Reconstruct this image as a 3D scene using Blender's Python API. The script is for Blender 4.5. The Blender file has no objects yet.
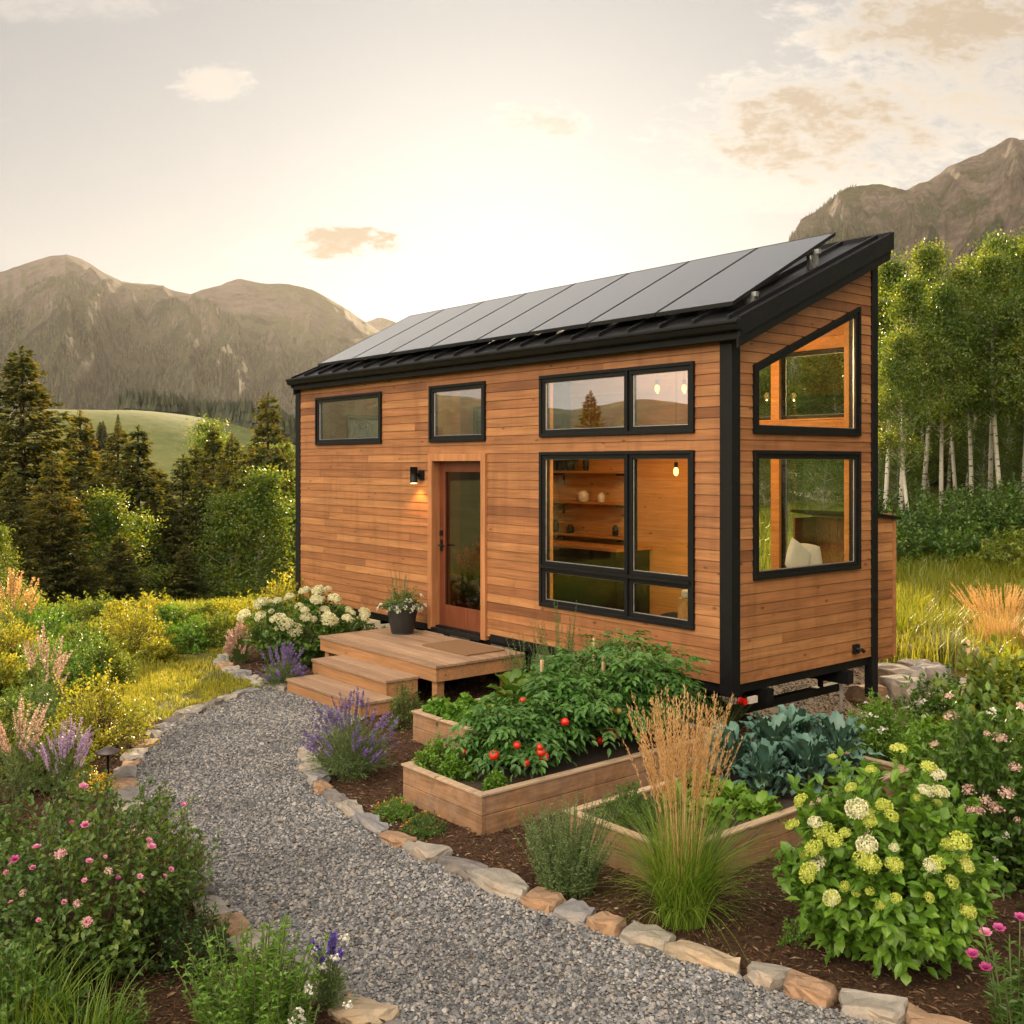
import bpy, math
import numpy as np
from mathutils import Vector, Matrix
S = bpy.context.scene
COL = S.collection
R = math.radians

# ------------------------------------------------------------------ camera
F = 1041.0; HZ = 464.0; CH = 2.5
cam = bpy.data.objects.new('camera', bpy.data.cameras.new('camera'))
COL.objects.link(cam); S.camera = cam
cam.location = (0, 0, CH); cam.rotation_euler = (R(90), 0, 0)
cam.data.sensor_width = 36; cam.data.lens = F / 1024 * 36
cam.data.shift_y = (HZ - 512) / 1024
cam.data.clip_start = .05; cam.data.clip_end = 40000

# ------------------------------------------------------------------ sun and sky
SUN_AZ = math.atan2(505 - 512, F)      # clockwise from +Y
SUN_EL = R(13.0)
sd = Vector((math.sin(SUN_AZ) * math.cos(SUN_EL), math.cos(SUN_AZ) * math.cos(SUN_EL), math.sin(SUN_EL)))
sl = bpy.data.lights.new('sun', 'SUN'); sl.energy = 5.0; sl.angle = R(.5); sl.color = (1, .75, .45)
sun = bpy.data.objects.new('sun', sl); COL.objects.link(sun)
sun.rotation_euler = sd.to_track_quat('Z', 'Y').to_euler()

S.view_settings.view_transform = 'Standard'; S.view_settings.look = 'None'
S.view_settings.gamma = 1; S.view_settings.use_curve_mapping = False
S.view_settings.exposure = 1.50
S.render.engine = 'CYCLES'
cy = S.cycles
cy.use_denoising = True; cy.max_bounces = 8; cy.diffuse_bounces = 3; cy.glossy_bounces = 3
cy.transmission_bounces = 5; cy.transparent_max_bounces = 12; cy.volume_bounces = 0
cy.sample_clamp_indirect = 6; cy.caustics_reflective = False; cy.caustics_refractive = False

class NT:
    """short-hand for building node trees"""
    def __init__(s, tree): s.t = tree; s.n = tree.nodes; s.l = tree.links
    def node(s, typ, **kw):
        n = s.n.new(typ)
        for k, v in kw.items():
            if k == 'ins':
                for a, b in v.items(): s.put(n, a, b)
            else: setattr(n, k, v)
        return n
    def put(s, n, a, b):
        i = n.inputs[a]
        if isinstance(b, bpy.types.NodeSocket): s.l.new(b, i)
        else:
            if isinstance(b, (tuple, list)) and len(b) == 3 and i.type == 'RGBA': b = (*b, 1)
            i.default_value = b
    def math(s, op, a, b=0.0, c=0.0, clamp=False):
        n = s.node('ShaderNodeMath', operation=op, use_clamp=clamp); s.put(n, 0, a); s.put(n, 1, b)
        if op in ('MULTIPLY_ADD',): s.put(n, 2, c)
        return n.outputs[0]
    def mix(s, f, a, b, blend='MIX'):
        n = s.node('ShaderNodeMix', data_type='RGBA', blend_type=blend); s.put(n, 0, f); s.put(n, 6, a); s.put(n, 7, b)
        return n.outputs[2]
    def ramp(s, f, stops, interp='LINEAR'):
        n = s.node('ShaderNodeValToRGB'); cr = n.color_ramp; cr.interpolation = interp
        while len(cr.elements) < len(stops): cr.elements.new(.5)
        for e, (p, c) in zip(cr.elements, stops):
            e.position = p; e.color = (*c, 1) if len(c) == 3 else c
        s.put(n, 0, f); return n.outputs[0]
    def rng(s, v, a, b, c=0.0, d=1.0, smooth=False):
        n = s.node('ShaderNodeMapRange', interpolation_type='SMOOTHSTEP' if smooth else 'LINEAR')
        for i, x in enumerate((v, a, b, c, d)): s.put(n, i, x)
        return n.outputs[0]
    def noise(s, vec, scale, detail=4.0, rough=.55, dist=0.0):
        n = s.node('ShaderNodeTexNoise'); s.put(n, 'Vector', vec); s.put(n, 'Scale', scale); s.put(n, 'Detail', detail)
        s.put(n, 'Roughness', rough); s.put(n, 'Distortion', dist); return n.outputs[0]
    def mapping(s, vec, scale=(1, 1, 1), loc=(0, 0, 0)):
        n = s.node('ShaderNodeMapping'); s.put(n, 'Vector', vec); s.put(n, 'Scale', scale); s.put(n, 'Location', loc)
        return n.outputs[0]

W = bpy.data.worlds.new('World'); S.world = W; W.use_nodes = True
w = NT(W.node_tree); w.n.clear()
sky = w.node('ShaderNodeTexSky', sky_type='NISHITA', sun_disc=False, sun_elevation=SUN_EL, sun_rotation=SUN_AZ,
             altitude=1500, air_density=1.0, dust_density=3.0, ozone_density=1.0)
tc = w.node('ShaderNodeTexCoord').outputs['Generated']
sep = w.node('ShaderNodeSeparateXYZ', ins={0: tc}).outputs
bw = w.node('ShaderNodeRGBToBW', ins={0: sky.outputs[0]}).outputs[0]
# thin veil of high cloud: grey-warm, as bright as the sky behind it, plus a soft floor
veil = w.mix(1.0, w.node('ShaderNodeCombineColor', ins={0: bw, 1: bw, 2: bw}).outputs[0], (1.06, .98, .88), 'MULTIPLY')
base = w.mix(.58, sky.outputs[0], veil)
base = w.mix(1.0, base, (.2, .2, .2), 'MULTIPLY')
base = w.mix(1.0, w.node('ShaderNodeGamma', ins={0: base, 1: .40}).outputs[0], (2.98, 3.06, 3.10), 'MULTIPLY')   # the veil evens out the brightness
# clouds placed on the sky by direction
ay = w.math('MAXIMUM', sep[1], .05)
u = w.math('DIVIDE', sep[0], ay); v = w.math('DIVIDE', sep[2], ay)
uv = w.node('ShaderNodeCombineXYZ', ins={0: u, 1: w.math('MULTIPLY', v, 2.0), 2: 0.0}).outputs[0]
n1 = w.noise(uv, 9.0, 7.0, .6); n2 = w.noise(w.mapping(uv, loc=(3, 7, 0)), 24.0, 7.0, .65, .6); n3 = w.noise(w.mapping(uv, loc=(13, 2, 0)), 60.0, 6.0, .65, .4)
front = w.rng(sep[1], .1, .3)
col = base
dens = None; core = None
for (px, py, a, b, k) in ((820, 128, 150, 62, 1.0), (985, 20, 190, 62, 1.0), (985, 92, 150, 48, .8), (345, 241, 66, 20, 1.1),
                          (270, 250, 50, 12, .5), (212, 82, 40, 17, .6), (536, 123, 48, 22, .8), (745, 190, 130, 24, .5),
                          (60, 5, 120, 20, .25), (-250, 120, 200, 60, .7), (1300, 150, 250, 80, .8)):
    uu = w.math('MULTIPLY', w.math('SUBTRACT', u, (px - 512) / F), F / a)
    vv = w.math('MULTIPLY', w.math('SUBTRACT', v, (HZ - py) / F), F / b)
    r2 = w.math('ADD', w.math('MULTIPLY', uu, uu), w.math('MULTIPLY', vv, vv))
    e = w.math('SUBTRACT', 1.35, r2)
    e = w.math('ADD', e, w.math('MULTIPLY', w.math('SUBTRACT', n1, .50), 3.6))
    e = w.math('ADD', e, w.math('MULTIPLY', w.math('SUBTRACT', n2, .5), 4.2 if a < 100 else 2.0)); e = w.math('ADD', e, w.math('MULTIPLY', w.math('SUBTRACT', n3, .5), 2.2))
    e = w.math('MULTIPLY', w.rng(e, 0.0, 1.7, 0, 1, True), k)
    lim = w.math('MULTIPLY', w.rng(r2, 3.2, 1.2, 0, 1, True), e)
    c = w.math('MULTIPLY', w.rng(w.math('ADD', r2, w.math('MULTIPLY', w.math('ADD', w.math('SUBTRACT', n1, .5), w.math('MULTIPLY', w.math('SUBTRACT', n2, .5), .45)), -1.6)), 1.15, .35, 0, 1, True), k)
    dens = lim if dens is None else w.math('MAXIMUM', dens, lim)
    core = c if core is None else w.math('MAXIMUM', core, c)
dens = w.math('MULTIPLY', dens, front)
cc = w.mix(w.math('MULTIPLY', core, dens), (7.8, 7.0, 5.9), (3.6, 2.85, 2.05))
col = w.mix(w.math('MULTIPLY', dens, .92), col, cc)
zen = w.rng(sep[2], .40, .85, 1.0, 1.1, True)
col = w.mix(1.0, col, w.node('ShaderNodeCombineColor', ins={0: zen, 1: zen, 2: zen}).outputs[0], 'MULTIPLY')
# unseen broken cloud added behind the camera, brightened as fill for the house front
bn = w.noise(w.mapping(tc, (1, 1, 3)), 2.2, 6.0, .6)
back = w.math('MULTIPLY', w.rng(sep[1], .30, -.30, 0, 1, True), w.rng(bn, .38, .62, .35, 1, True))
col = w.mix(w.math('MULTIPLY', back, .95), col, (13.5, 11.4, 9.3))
fill_lobe = w.math('ADD', w.math('ADD', w.math('MULTIPLY', sep[0], -.42), w.math('MULTIPLY', sep[1], -.62)), w.math('MULTIPLY', sep[2], .66))
col = w.mix(w.math('MULTIPLY', w.rng(fill_lobe, .62, .92, 0, 1, True), w.rng(bn, .3, .6, .7, 1, True)), col, (38.0, 32.0, 25.0))   # added unseen fill patch high behind the camera, for highlights and soft shadows
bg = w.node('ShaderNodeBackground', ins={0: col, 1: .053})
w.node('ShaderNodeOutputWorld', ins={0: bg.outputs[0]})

# ------------------------------------------------------------------ geometry helpers
def rnd(seed): return np.random.default_rng(seed)
class Geo:
    """collects vertices and faces; build() links them as ONE mesh object"""
    def __init__(s): s.V = []; s.Fs = []; s.n = 0
    def add(s, V, Fc, mat=0, smooth=False):
        V = np.asarray(V, dtype=np.float64).reshape(-1, 3)
        if isinstance(Fc, np.ndarray): s.Fs.append((Fc + s.n, mat, smooth))
        else:
            by = {}
            for f in Fc: by.setdefault(len(f), []).append(f)
            for k, fl in by.items(): s.Fs.append((np.array(fl, dtype=np.int64) + s.n, mat, smooth))
        s.V.append(V); s.n += len(V); return s
    def box(s, lo, hi, mat=0):
        x0, y0, z0 = lo; x1, y1, z1 = hi
        V = [(x0,y0,z0),(x1,y0,z0),(x1,y1,z0),(x0,y1,z0),(x0,y0,z1),(x1,y0,z1),(x1,y1,z1),(x0,y1,z1)]
        return s.add(V, [(0,3,2,1),(4,5,6,7),(0,1,5,4),(1,2,6,5),(2,3,7,6),(3,0,4,7)], mat)
    def hexa(s, V8, mat=0): return s.add(V8, [(0,3,2,1),(4,5,6,7),(0,1,5,4),(1,2,6,5),(2,3,7,6),(3,0,4,7)], mat)
    def prism(s, poly, ext, mat=0):
        """poly: list of 3D points, ext: extrusion vector"""
        n = len(poly); P = np.array(poly, float); E = np.array(ext, float)
        return s.add(np.vstack([P, P + E]), [tuple(range(n))[::-1], tuple(range(n, 2*n))] + [(i, (i+1) % n, (i+1) % n + n, i+n) for i in range(n)], mat)
    def tube(s, pts, rad, m=8, mat=0, smooth=True, cap=True):
        pts = np.array(pts, float); k = len(pts); rad = np.broadcast_to(np.array(rad, float), (k,))
        s.tubes(pts[None], rad[None], m, mat, smooth)
        if cap:
            b = s.n - k*m
            s.Fs.append((np.array([[b + (m-1-i) for i in range(m)], [b + (k-1)*m + i for i in range(m)]]), mat, False))
        return s
    def tubes(s, P, Rr, m=4, mat=0, smooth=True):
        """P (n,k,3), Rr (n,k)"""
        n, k, _ = P.shape
        T = np.gradient(P, axis=1); T /= np.linalg.norm(T, axis=2, keepdims=True) + 1e-9
        m0 = np.abs(T).mean(1); ref = np.where((m0[:, 2] > .8)[:, None], np.array([[1., 0, 0]]), np.array([[0, 0, 1.]]))[:, None, :]
        A = np.cross(T, ref); A /= np.linalg.norm(A, axis=2, keepdims=True) + 1e-9; B = np.cross(T, A)
        th = np.arange(m) * 2 * np.pi / m
        V = P[:, :, None, :] + Rr[:, :, None, None] * (A[:, :, None, :] * np.cos(th)[None, None, :, None] + B[:, :, None, :] * np.sin(th)[None, None, :, None])
        idx = np.arange(n*k*m).reshape(n, k, m); nx = np.roll(idx, -1, axis=2)
        Fc = np.stack([idx[:, :-1], idx[:, 1:], nx[:, 1:], nx[:, :-1]], -1).reshape(-1, 4)
        return s.add(V.reshape(-1, 3), Fc, mat, smooth)
    def strips(s, P, Sd, Wd, mat=0, smooth=False):
        """ribbons. P (n,k,3) centres, Sd (n,3) side vectors, Wd (n,k) widths"""
        n, k, _ = P.shape
        off = Sd[:, None, :] * Wd[:, :, None] * .5
        V = np.stack([P - off, P + off], 2)
        i = np.arange(n*k*2).reshape(n, k, 2)
        Fc = np.stack([i[:, :-1, 0], i[:, :-1, 1], i[:, 1:, 1], i[:, 1:, 0]], -1).reshape(-1, 4)
        return s.add(V.reshape(-1, 3), Fc, mat, smooth)
    def leaves(s, P, D, L, Wd, rg, shape='s', mat=0, N=None, flat=0.0):
        """P base points (n,3), D directions, L lengths, Wd widths. flat: pull of the leaf normal toward up"""
        n = len(P); D = D / (np.linalg.norm(D, axis=1, keepdims=True) + 1e-9)
        if N is None: N = rg.normal(size=(n, 3)) * (1-flat) + np.array([0, 0, 1.6]) * flat
        Sd = np.cross(D, N); Sd /= np.linalg.norm(Sd, axis=1, keepdims=True) + 1e-9; N = np.cross(Sd, D)
        T, Fc = SHAPES[shape]
        L = np.broadcast_to(L, (n,)); Wd = np.broadcast_to(Wd, (n,))
        V = P[:, None, :] + D[:, None, :] * (L[:, None] * T[None, :, 0])[..., None] + Sd[:, None, :] * (Wd[:, None] * T[None, :, 1])[..., None] + N[:, None, :] * (L[:, None] * T[None, :, 2])[..., None]
        k = len(T)
        for fs in Fc:
            FF = (np.arange(n) * k)[:, None, None] + fs[None]
            s.Fs.append((FF.reshape(-1, fs.shape[1]) + s.n, mat, False))
        s.V.append(V.reshape(-1, 3)); s.n += n*k
        return s
    def join(s, g, M=None, mat=None):
        for V in g.V: pass
        V = np.vstack(g.V)
        if M is not None: V = V @ np.array(M.to_3x3()).T + np.array(M.translation)
        for f, m_, sm in g.Fs: s.Fs.append((f + s.n, m_ if mat is None else mat, sm))
        s.V.append(V); s.n += len(V); return s
    def mesh(s, name, mats):
        me = bpy.data.meshes.new(name)
        V = np.vstack(s.V) if s.V else np.zeros((0, 3))
        me.vertices.add(len(V)); me.vertices.foreach_set('co', V.astype(np.float32).ravel())
        lt = np.concatenate([np.full(len(f), f.shape[1]) for f, _, _ in s.Fs]); li = np.concatenate([f.ravel() for f, _, _ in s.Fs])
        mi = np.concatenate([np.full(len(f), m_) for f, m_, _ in s.Fs]); sm = np.concatenate([np.full(len(f), b) for f, _, b in s.Fs])
        me.loops.add(len(li)); me.loops.foreach_set('vertex_index', li.astype(np.int32))
        me.polygons.add(len(lt)); me.polygons.foreach_set('loop_start', np.concatenate([[0], np.cumsum(lt)[:-1]]).astype(np.int32))
        me.polygons.foreach_set('loop_total', lt.astype(np.int32))
        me.polygons.foreach_set('material_index', mi.astype(np.int32)); me.polygons.foreach_set('use_smooth', sm.astype(bool))
        for m_ in (mats if isinstance(mats, (list, tuple)) else [mats]): me.materials.append(m_)
        me.update(calc_edges=True); return me
    def build(s, name, mats, parent=None, bevel=0.0):
        o = bpy.data.objects.new(name, s.mesh(name, mats)); COL.objects.link(o)
        if parent is not None: o.parent = parent
        if bevel:
            b = o.modifiers.new('bevel', 'BEVEL'); b.width = bevel; b.segments = 2; b.limit_method = 'ANGLE'; b.angle_limit = R(40)
        return o
A_ = np.array
SHAPES = {
 's': (A_([(0,0,0),(.42,.5,.07),(1,0,-.1),(.42,-.5,.07)], float), [A_([[0,3,2],[0,2,1]])]),
 'l': (A_([(0,0,0),(.3,.42,.07),(.62,.4,.05),(1,0,-.12),(.62,-.4,.05),(.3,-.42,.07),(.3,0,.0),(.62,0,-.02)], float),
       [A_([[0,5,6],[0,6,1],[7,4,3],[7,3,2]]), A_([[6,5,4,7],[6,7,2,1]])]),
 'p': (A_([(0,0,0),(.5,.5,.12),(1,.25,.2),(1,-.25,.2),(.5,-.5,.12)], float), [A_([[0,4,3],[0,3,2],[0,2,1]])]),
}
def tag(o, label=None, cat=None, group=None, kind=None):
    if label: o['label'] = label
    if cat: o['category'] = cat
    if group: o['group'] = group
    if kind: o['kind'] = kind
    return o
def thing(name, label, cat, loc=(0, 0, 0), rot=0.0, group=None):
    o = bpy.data.objects.new(name, None); COL.objects.link(o); o.empty_display_size = .2
    o.location = loc; o.rotation_euler = (0, 0, rot); return tag(o, label, cat, group)
def dup(root, loc, rot=0.0, scale=1.0, label=None, group=None):
    """copy of a thing with copies of its parts and sub-parts"""
    def cp(o, par):
        c = o.copy(); COL.objects.link(c)
        if par is not None: c.parent = par
        for ch in KIDS[o.name]: cp(ch, c)
        return c
    if root.name not in KIDS: index_kids(root)
    r = cp(root, None); r.location = loc; r.rotation_euler = (0, 0, rot)
    r.scale = (scale,)*3 if not hasattr(scale, '__len__') else scale
    if label: r['label'] = label
    if group: r['group'] = group
    return r
KIDS = {}
def index_kids(o):
    KIDS[o.name] = list(o.children)
    for c in KIDS[o.name]: index_kids(c)
def P(px, py, z=0.0):
    """where the line of sight through a photo point meets height z (used once to read the plan off the photo)"""
    d = F * (CH - z) / (py - HZ); return np.array([(px - 512) / F * d, d, z])

def vnoise(x, y, seed=0):
    xi = np.floor(x).astype(np.int64); yi = np.floor(y).astype(np.int64); xf = x - xi; yf = y - yi
    def h(a, b):
        n = (a * 374761393 + b * 668265263 + seed * 1442695041) & 0xffffffff
        n = ((n ^ (n >> 13)) * 1274126177) & 0xffffffff; n = n ^ (n >> 16)
        return (n & 0xffff) / 65535.0
    sx = xf*xf*(3-2*xf); sy = yf*yf*(3-2*yf)
    a = h(xi, yi)*(1-sx) + h(xi+1, yi)*sx; b = h(xi, yi+1)*(1-sx) + h(xi+1, yi+1)*sx
    return a*(1-sy) + b*sy
def fbm(x, y, seed=0, oct=5, ridged=False):
    t = 0; a = .5; s_ = 0
    for i in range(oct):
        n = vnoise(x * 2**i + i*17.3, y * 2**i + i*9.1, seed + i)
        if ridged: n = 1 - np.abs(2*n - 1)
        t = t + a*n; s_ += a; a *= .5
    return t / s_

# ------------------------------------------------------------------ materials
def mat(name):
    m = bpy.data.materials.new(name); m.use_nodes = True; t = NT(m.node_tree); t.n.clear(); return m, t
def finish(t, sh, disp=None):
    t.node('ShaderNodeOutputMaterial', ins={0: sh})
def pbsdf(t, col, rough=.6, metal=0.0, normal=None, spec=.5, **kw):
    ins = {'Base Color': col, 'Roughness': rough, 'Metallic': metal, 'Specular IOR Level': spec}
    if normal is not None: ins['Normal'] = normal
    ins.update(kw); return t.node('ShaderNodeBsdfPrincipled', ins=ins).outputs[0]
def bump(t, h, strength=.4, dist=.01):
    return t.node('ShaderNodeBump', ins={'Height': h, 'Strength': strength, 'Distance': dist}).outputs[0]
def geoinfo(t): return t.node('ShaderNodeNewGeometry').outputs
def objco(t): return t.node('ShaderNodeTexCoord').outputs['Object']

def m_plain(name, col, rough=.5, metal=0.0, var=.12, scale=30, bstr=.1, spec=.5):
    m, t = mat(name); c = objco(t); n = t.noise(c, scale, 5)
    k = t.rng(n, .25, .75, 1-var, 1+var)
    cc = t.mix(1.0, col, t.node('ShaderNodeCombineColor', ins={0: k, 1: k, 2: k}).outputs[0], 'MULTIPLY')
    finish(t, pbsdf(t, cc, t.rng(n, .3, .7, max(rough-.08, 0), rough+.08), metal, bump(t, n, bstr, .004), spec)); return m

def m_wood(name, stops, axis=0, grain=1.0, rough=.5, knots=True, weather=0.0, bstr=.25, stain=0.0):
    """board wood: colour per board (random per island), grain running along one axis"""
    m, t = mat(name); c = objco(t); r = geoinfo(t)['Random Per Island']
    off = t.node('ShaderNodeCombineXYZ', ins={0: t.math('MULTIPLY', r, 37.0), 1: t.math('MULTIPLY', r, 19.0), 2: t.math('MULTIPLY', r, 53.0)}).outputs[0]
    v = t.node('ShaderNodeVectorMath', operation='ADD', ins={0: c, 1: off}).outputs[0]
    sc = [22.0, 22.0, 22.0]; sc[axis] = 1.1
    g1 = t.noise(t.mapping(v, [x*grain for x in sc]), 1.0, 6, .6, 1.2)
    sc2 = [90.0, 90.0, 90.0]; sc2[axis] = 3.0
    g2 = t.noise(t.mapping(v, [x*grain for x in sc2]), 1.0, 4, .6)
    big = t.noise(v, 1.3, 3)
    base = t.ramp(r, stops)
    k = t.math('ADD', t.rng(g1, .3, .7, .72, 1.2), t.math('ADD', t.rng(g2, .3, .7, -.1, .1), t.rng(big, .3, .7, -.14, .12)))
    colr = t.mix(1.0, base, t.node('ShaderNodeCombineColor', ins={0: k, 1: t.math('MULTIPLY', k, .99), 2: t.math('MULTIPLY', k, .96)}).outputs[0], 'MULTIPLY')
    if knots:
        sk = [7.0, 7.0, 7.0]; sk[axis] = 3.2
        vo = t.node('ShaderNodeTexVoronoi', ins={'Vector': t.mapping(v, sk), 'Scale': 1.0, 'Randomness': 1.0})
        kn = t.rng(vo.outputs['Distance'], .05, .13, .75, 0, True)
        colr = t.mix(kn, colr, t.mix(1.0, base, (.3, .22, .17), 'MULTIPLY'))
    if stain:      # rain streaks and splash marks
        st_ = t.noise(t.mapping(c, (5, 5, .7)), 1.0, 5, .65); zz = t.node('ShaderNodeSeparateXYZ', ins={0: c}).outputs[2]
        sp_ = t.math('MULTIPLY', t.rng(zz, 1.1, .5), t.rng(t.noise(c, 9, 5, .7), .4, .65))
        f_ = t.math('MAXIMUM', t.rng(st_, .50, .72, 0, stain), t.math('MULTIPLY', sp_, stain*1.2))
        colr = t.mix(f_, colr, t.mix(1.0, colr, (.50, .47, .45), 'MULTIPLY'))
    if weather:
        colr = t.mix(t.rng(t.noise(c, 5, 6), .4, .75, 0, weather), colr, (.28, .25, .22))
    finish(t, pbsdf(t, colr, t.rng(g1, .3, .7, rough-.08, rough+.1), 0, bump(t, t.math('ADD', g1, t.math('MULTIPLY', g2, .6)), bstr, .003), .35)); return m

def m_leaf(name, stops, trans=.4, rough=.38, tint=(1.25, 1.15, .45), spec=.5, nscale=2.0):
    """leaf: colour varies per leaf and per clump; thin, so light from behind glows through"""
    m, t = mat(name); g = geoinfo(t); n = t.noise(g['Position'], nscale, 3)
    f = t.math('ADD', t.math('MULTIPLY', g['Random Per Island'], .6), t.math('MULTIPLY', t.rng(n, .3, .7), .4))
    base = t.ramp(f, stops)
    p = pbsdf(t, base, rough, 0, None, spec)
    tr = t.node('ShaderNodeBsdfTranslucent', ins={0: t.mix(1.0, base, tint, 'MULTIPLY')}).outputs[0]
    finish(t, t.node('ShaderNodeMixShader', ins={0: trans, 1: p, 2: tr}).outputs[0]); return m

def m_stone(name, stops, scale=6.0, rough=.85, b=.5):
    m, t = mat(name); c = objco(t); g = geoinfo(t)
    oi = t.node('ShaderNodeObjectInfo').outputs['Random']
    v = t.node('ShaderNodeVectorMath', operation='ADD', ins={0: c, 1: t.node('ShaderNodeCombineXYZ', ins={0: t.math('MULTIPLY', oi, 40.0), 1: 0.0, 2: 0.0}).outputs[0]}).outputs[0]
    n = t.noise(v, scale, 6, .6); n2 = t.noise(v, scale*9, 5, .7)
    k = t.rng(n, .25, .75, .75, 1.2)
    cc = t.mix(1.0, t.ramp(t.math('ADD', t.math('MULTIPLY', oi, .85), t.rng(n, .3, .7, 0, .15)), stops), t.node('ShaderNodeCombineColor', ins={0: k, 1: k, 2: k}).outputs[0], 'MULTIPLY')
    cc = t.mix(t.rng(n2, .55, .75, 0, .35), cc, (.08, .075, .07))
    finish(t, pbsdf(t, cc, rough, 0, bump(t, t.math('ADD', n, t.math('MULTIPLY', n2, .5)), b, .012), .25)); return m

def m_glass(name, refl=.3, tint=(.93, .96, .94)):
    m, t = mat(name)
    fc = t.node('ShaderNodeLayerWeight', ins={0: .5}).outputs['Facing']
    f = t.math('MINIMUM', t.math('ADD', t.math('MULTIPLY', t.math('POWER', fc, 4.0), .9), refl), 1.0)
    n = t.noise(objco(t), 1.4, 2)
    gl = t.node('ShaderNodeBsdfGlossy', ins={0: (.95, .95, .93), 1: .01, 'Normal': bump(t, n, .02, .02)}).outputs[0]
    finish(t, t.node('ShaderNodeMixShader', ins={0: f, 1: t.node('ShaderNodeBsdfTransparent', ins={0: tint}).outputs[0], 2: gl}).outputs[0]); return m
def m_emit(name, col, st):
    m, t = mat(name); finish(t, t.node('ShaderNodeEmission', ins={0: col, 1: st}).outputs[0]); return m

CEDAR = [(0, (.18, .072, .030)), (.10, (.26, .108, .043)), (.4, (.30, .130, .051)), (.75, (.33, .147, .058)), (.92, (.375, .176, .070)), (1, (.235, .094, .036))]
M = {}
M['cedar_x'] = m_wood('cedar_siding', CEDAR, 0, stain=.5)
M['cedar_y'] = m_wood('cedar_siding_gable', CEDAR, 1, stain=.5)
M['cedar_z'] = m_wood('cedar_trim', [(0, (.33, .14, .06)), (1, (.42, .19, .08))], 2)
M['door'] = m_wood('stained_door_wood', [(0, (.12, .036, .018)), (1, (.15, .047, .022))], 2, knots=False, rough=.35)
DK = [(0, (.23, .15, .10)), (.5, (.29, .195, .13)), (1, (.35, .24, .165))]
M['deck_x'] = m_wood('deck_wood', DK, 0, rough=.65, knots=False)
M['deck_f'] = m_wood('deck_fascia_wood', [(0, (.30, .155, .07)), (1, (.38, .20, .095))], 0, rough=.6)
M['bed_x'] = m_wood('bed_board_wood', [(0, (.30, .165, .085)), (1, (.42, .245, .13))], 0, rough=.7, weather=.3, stain=.6)
M['bed_y'] = m_wood('bed_board_wood_long', [(0, (.30, .165, .085)), (1, (.42, .245, .13))], 1, rough=.7, weather=.3, stain=.6)
M['bedtop'] = m_wood('bed_rim_wood', [(0, (.38, .27, .18)), (1, (.46, .34, .23))], 1, rough=.7, weather=.3)
M['pine_x'] = m_wood('pine_panelling', [(0, (.30, .13, .035)), (1, (.50, .25, .075))], 0, rough=.5)
M['pine_y'] = m_wood('pine_panelling_end', [(0, (.30, .13, .035)), (1, (.50, .25, .075))], 1, rough=.5)
M['black'] = m_plain('black_painted_metal', (.004, .0042, .0045), .55, .0, .2, 12, .05, .28)
M['blackm'] = m_plain('black_roof_metal', (.009, .009, .010), .36, .3, .25, 5, .05)
M['rubber'] = m_plain('black_rubber', (.012, .012, .012), .8)
M['steel'] = m_plain('galvanised_steel', (.42, .43, .43), .4, .9, .2, 20)
M['white'] = m_plain('white_enamel', (.55, .5, .42), .4)
M['soil'] = m_plain('dark_potting_soil', (.035, .022, .014), .95, 0, .4, 40, .6)
M['pot'] = m_plain('black_glazed_pot', (.02, .021, .022), .45)
M['coir'] = m_plain('brown_coir_mat', (.17, .095, .045), .95, 0, .3, 160, .8)
M['linen'] = m_plain('cream_linen', (.55, .48, .36), .9, 0, .12, 60, .3)
M['glass'] = m_glass('window_glass', .035)
M['glassr'] = m_glass('coated_window_glass', .40)
M['glassd'] = m_glass('tinted_door_glass', .10, (.30, .25, .20))
M['bulb'] = m_emit('lit_bulb', (1, .46, .10), 2.6)
M['lampglow'] = m_emit('lit_lamp_opening', (1, .5, .12), 14)
M['stone'] = m_stone('edging_stone_rock', [(0, (.20, .19, .18)), (.3, (.33, .29, .24)), (.55, (.42, .33, .23)), (.8, (.34, .23, .15)), (1, (.26, .26, .27))])
M['concrete'] = m_stone('grey_concrete', [(0, (.28, .265, .24)), (1, (.38, .36, .33))], 10)

def panel_mat():
    m, t = mat('solar_glass'); c = objco(t); s = t.node('ShaderNodeSeparateXYZ', ins={0: c}).outputs
    fx = t.math('FRACT', t.math('MULTIPLY', s[0], 1/.158)); fy = t.math('FRACT', t.math('MULTIPLY', s[1], 1/.158))
    line = t.math('MAXIMUM', t.math('LESS_THAN', fx, .03), t.math('LESS_THAN', fy, .03))
    cc = t.mix(line, (.02, .022, .03), (.07, .07, .075))
    finish(t, pbsdf(t, cc, .22, 0, None, .9, **{'Coat Weight': 1.0, 'Coat Roughness': .10, 'Coat IOR': 1.9})); return m
M['solar'] = panel_mat()
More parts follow.
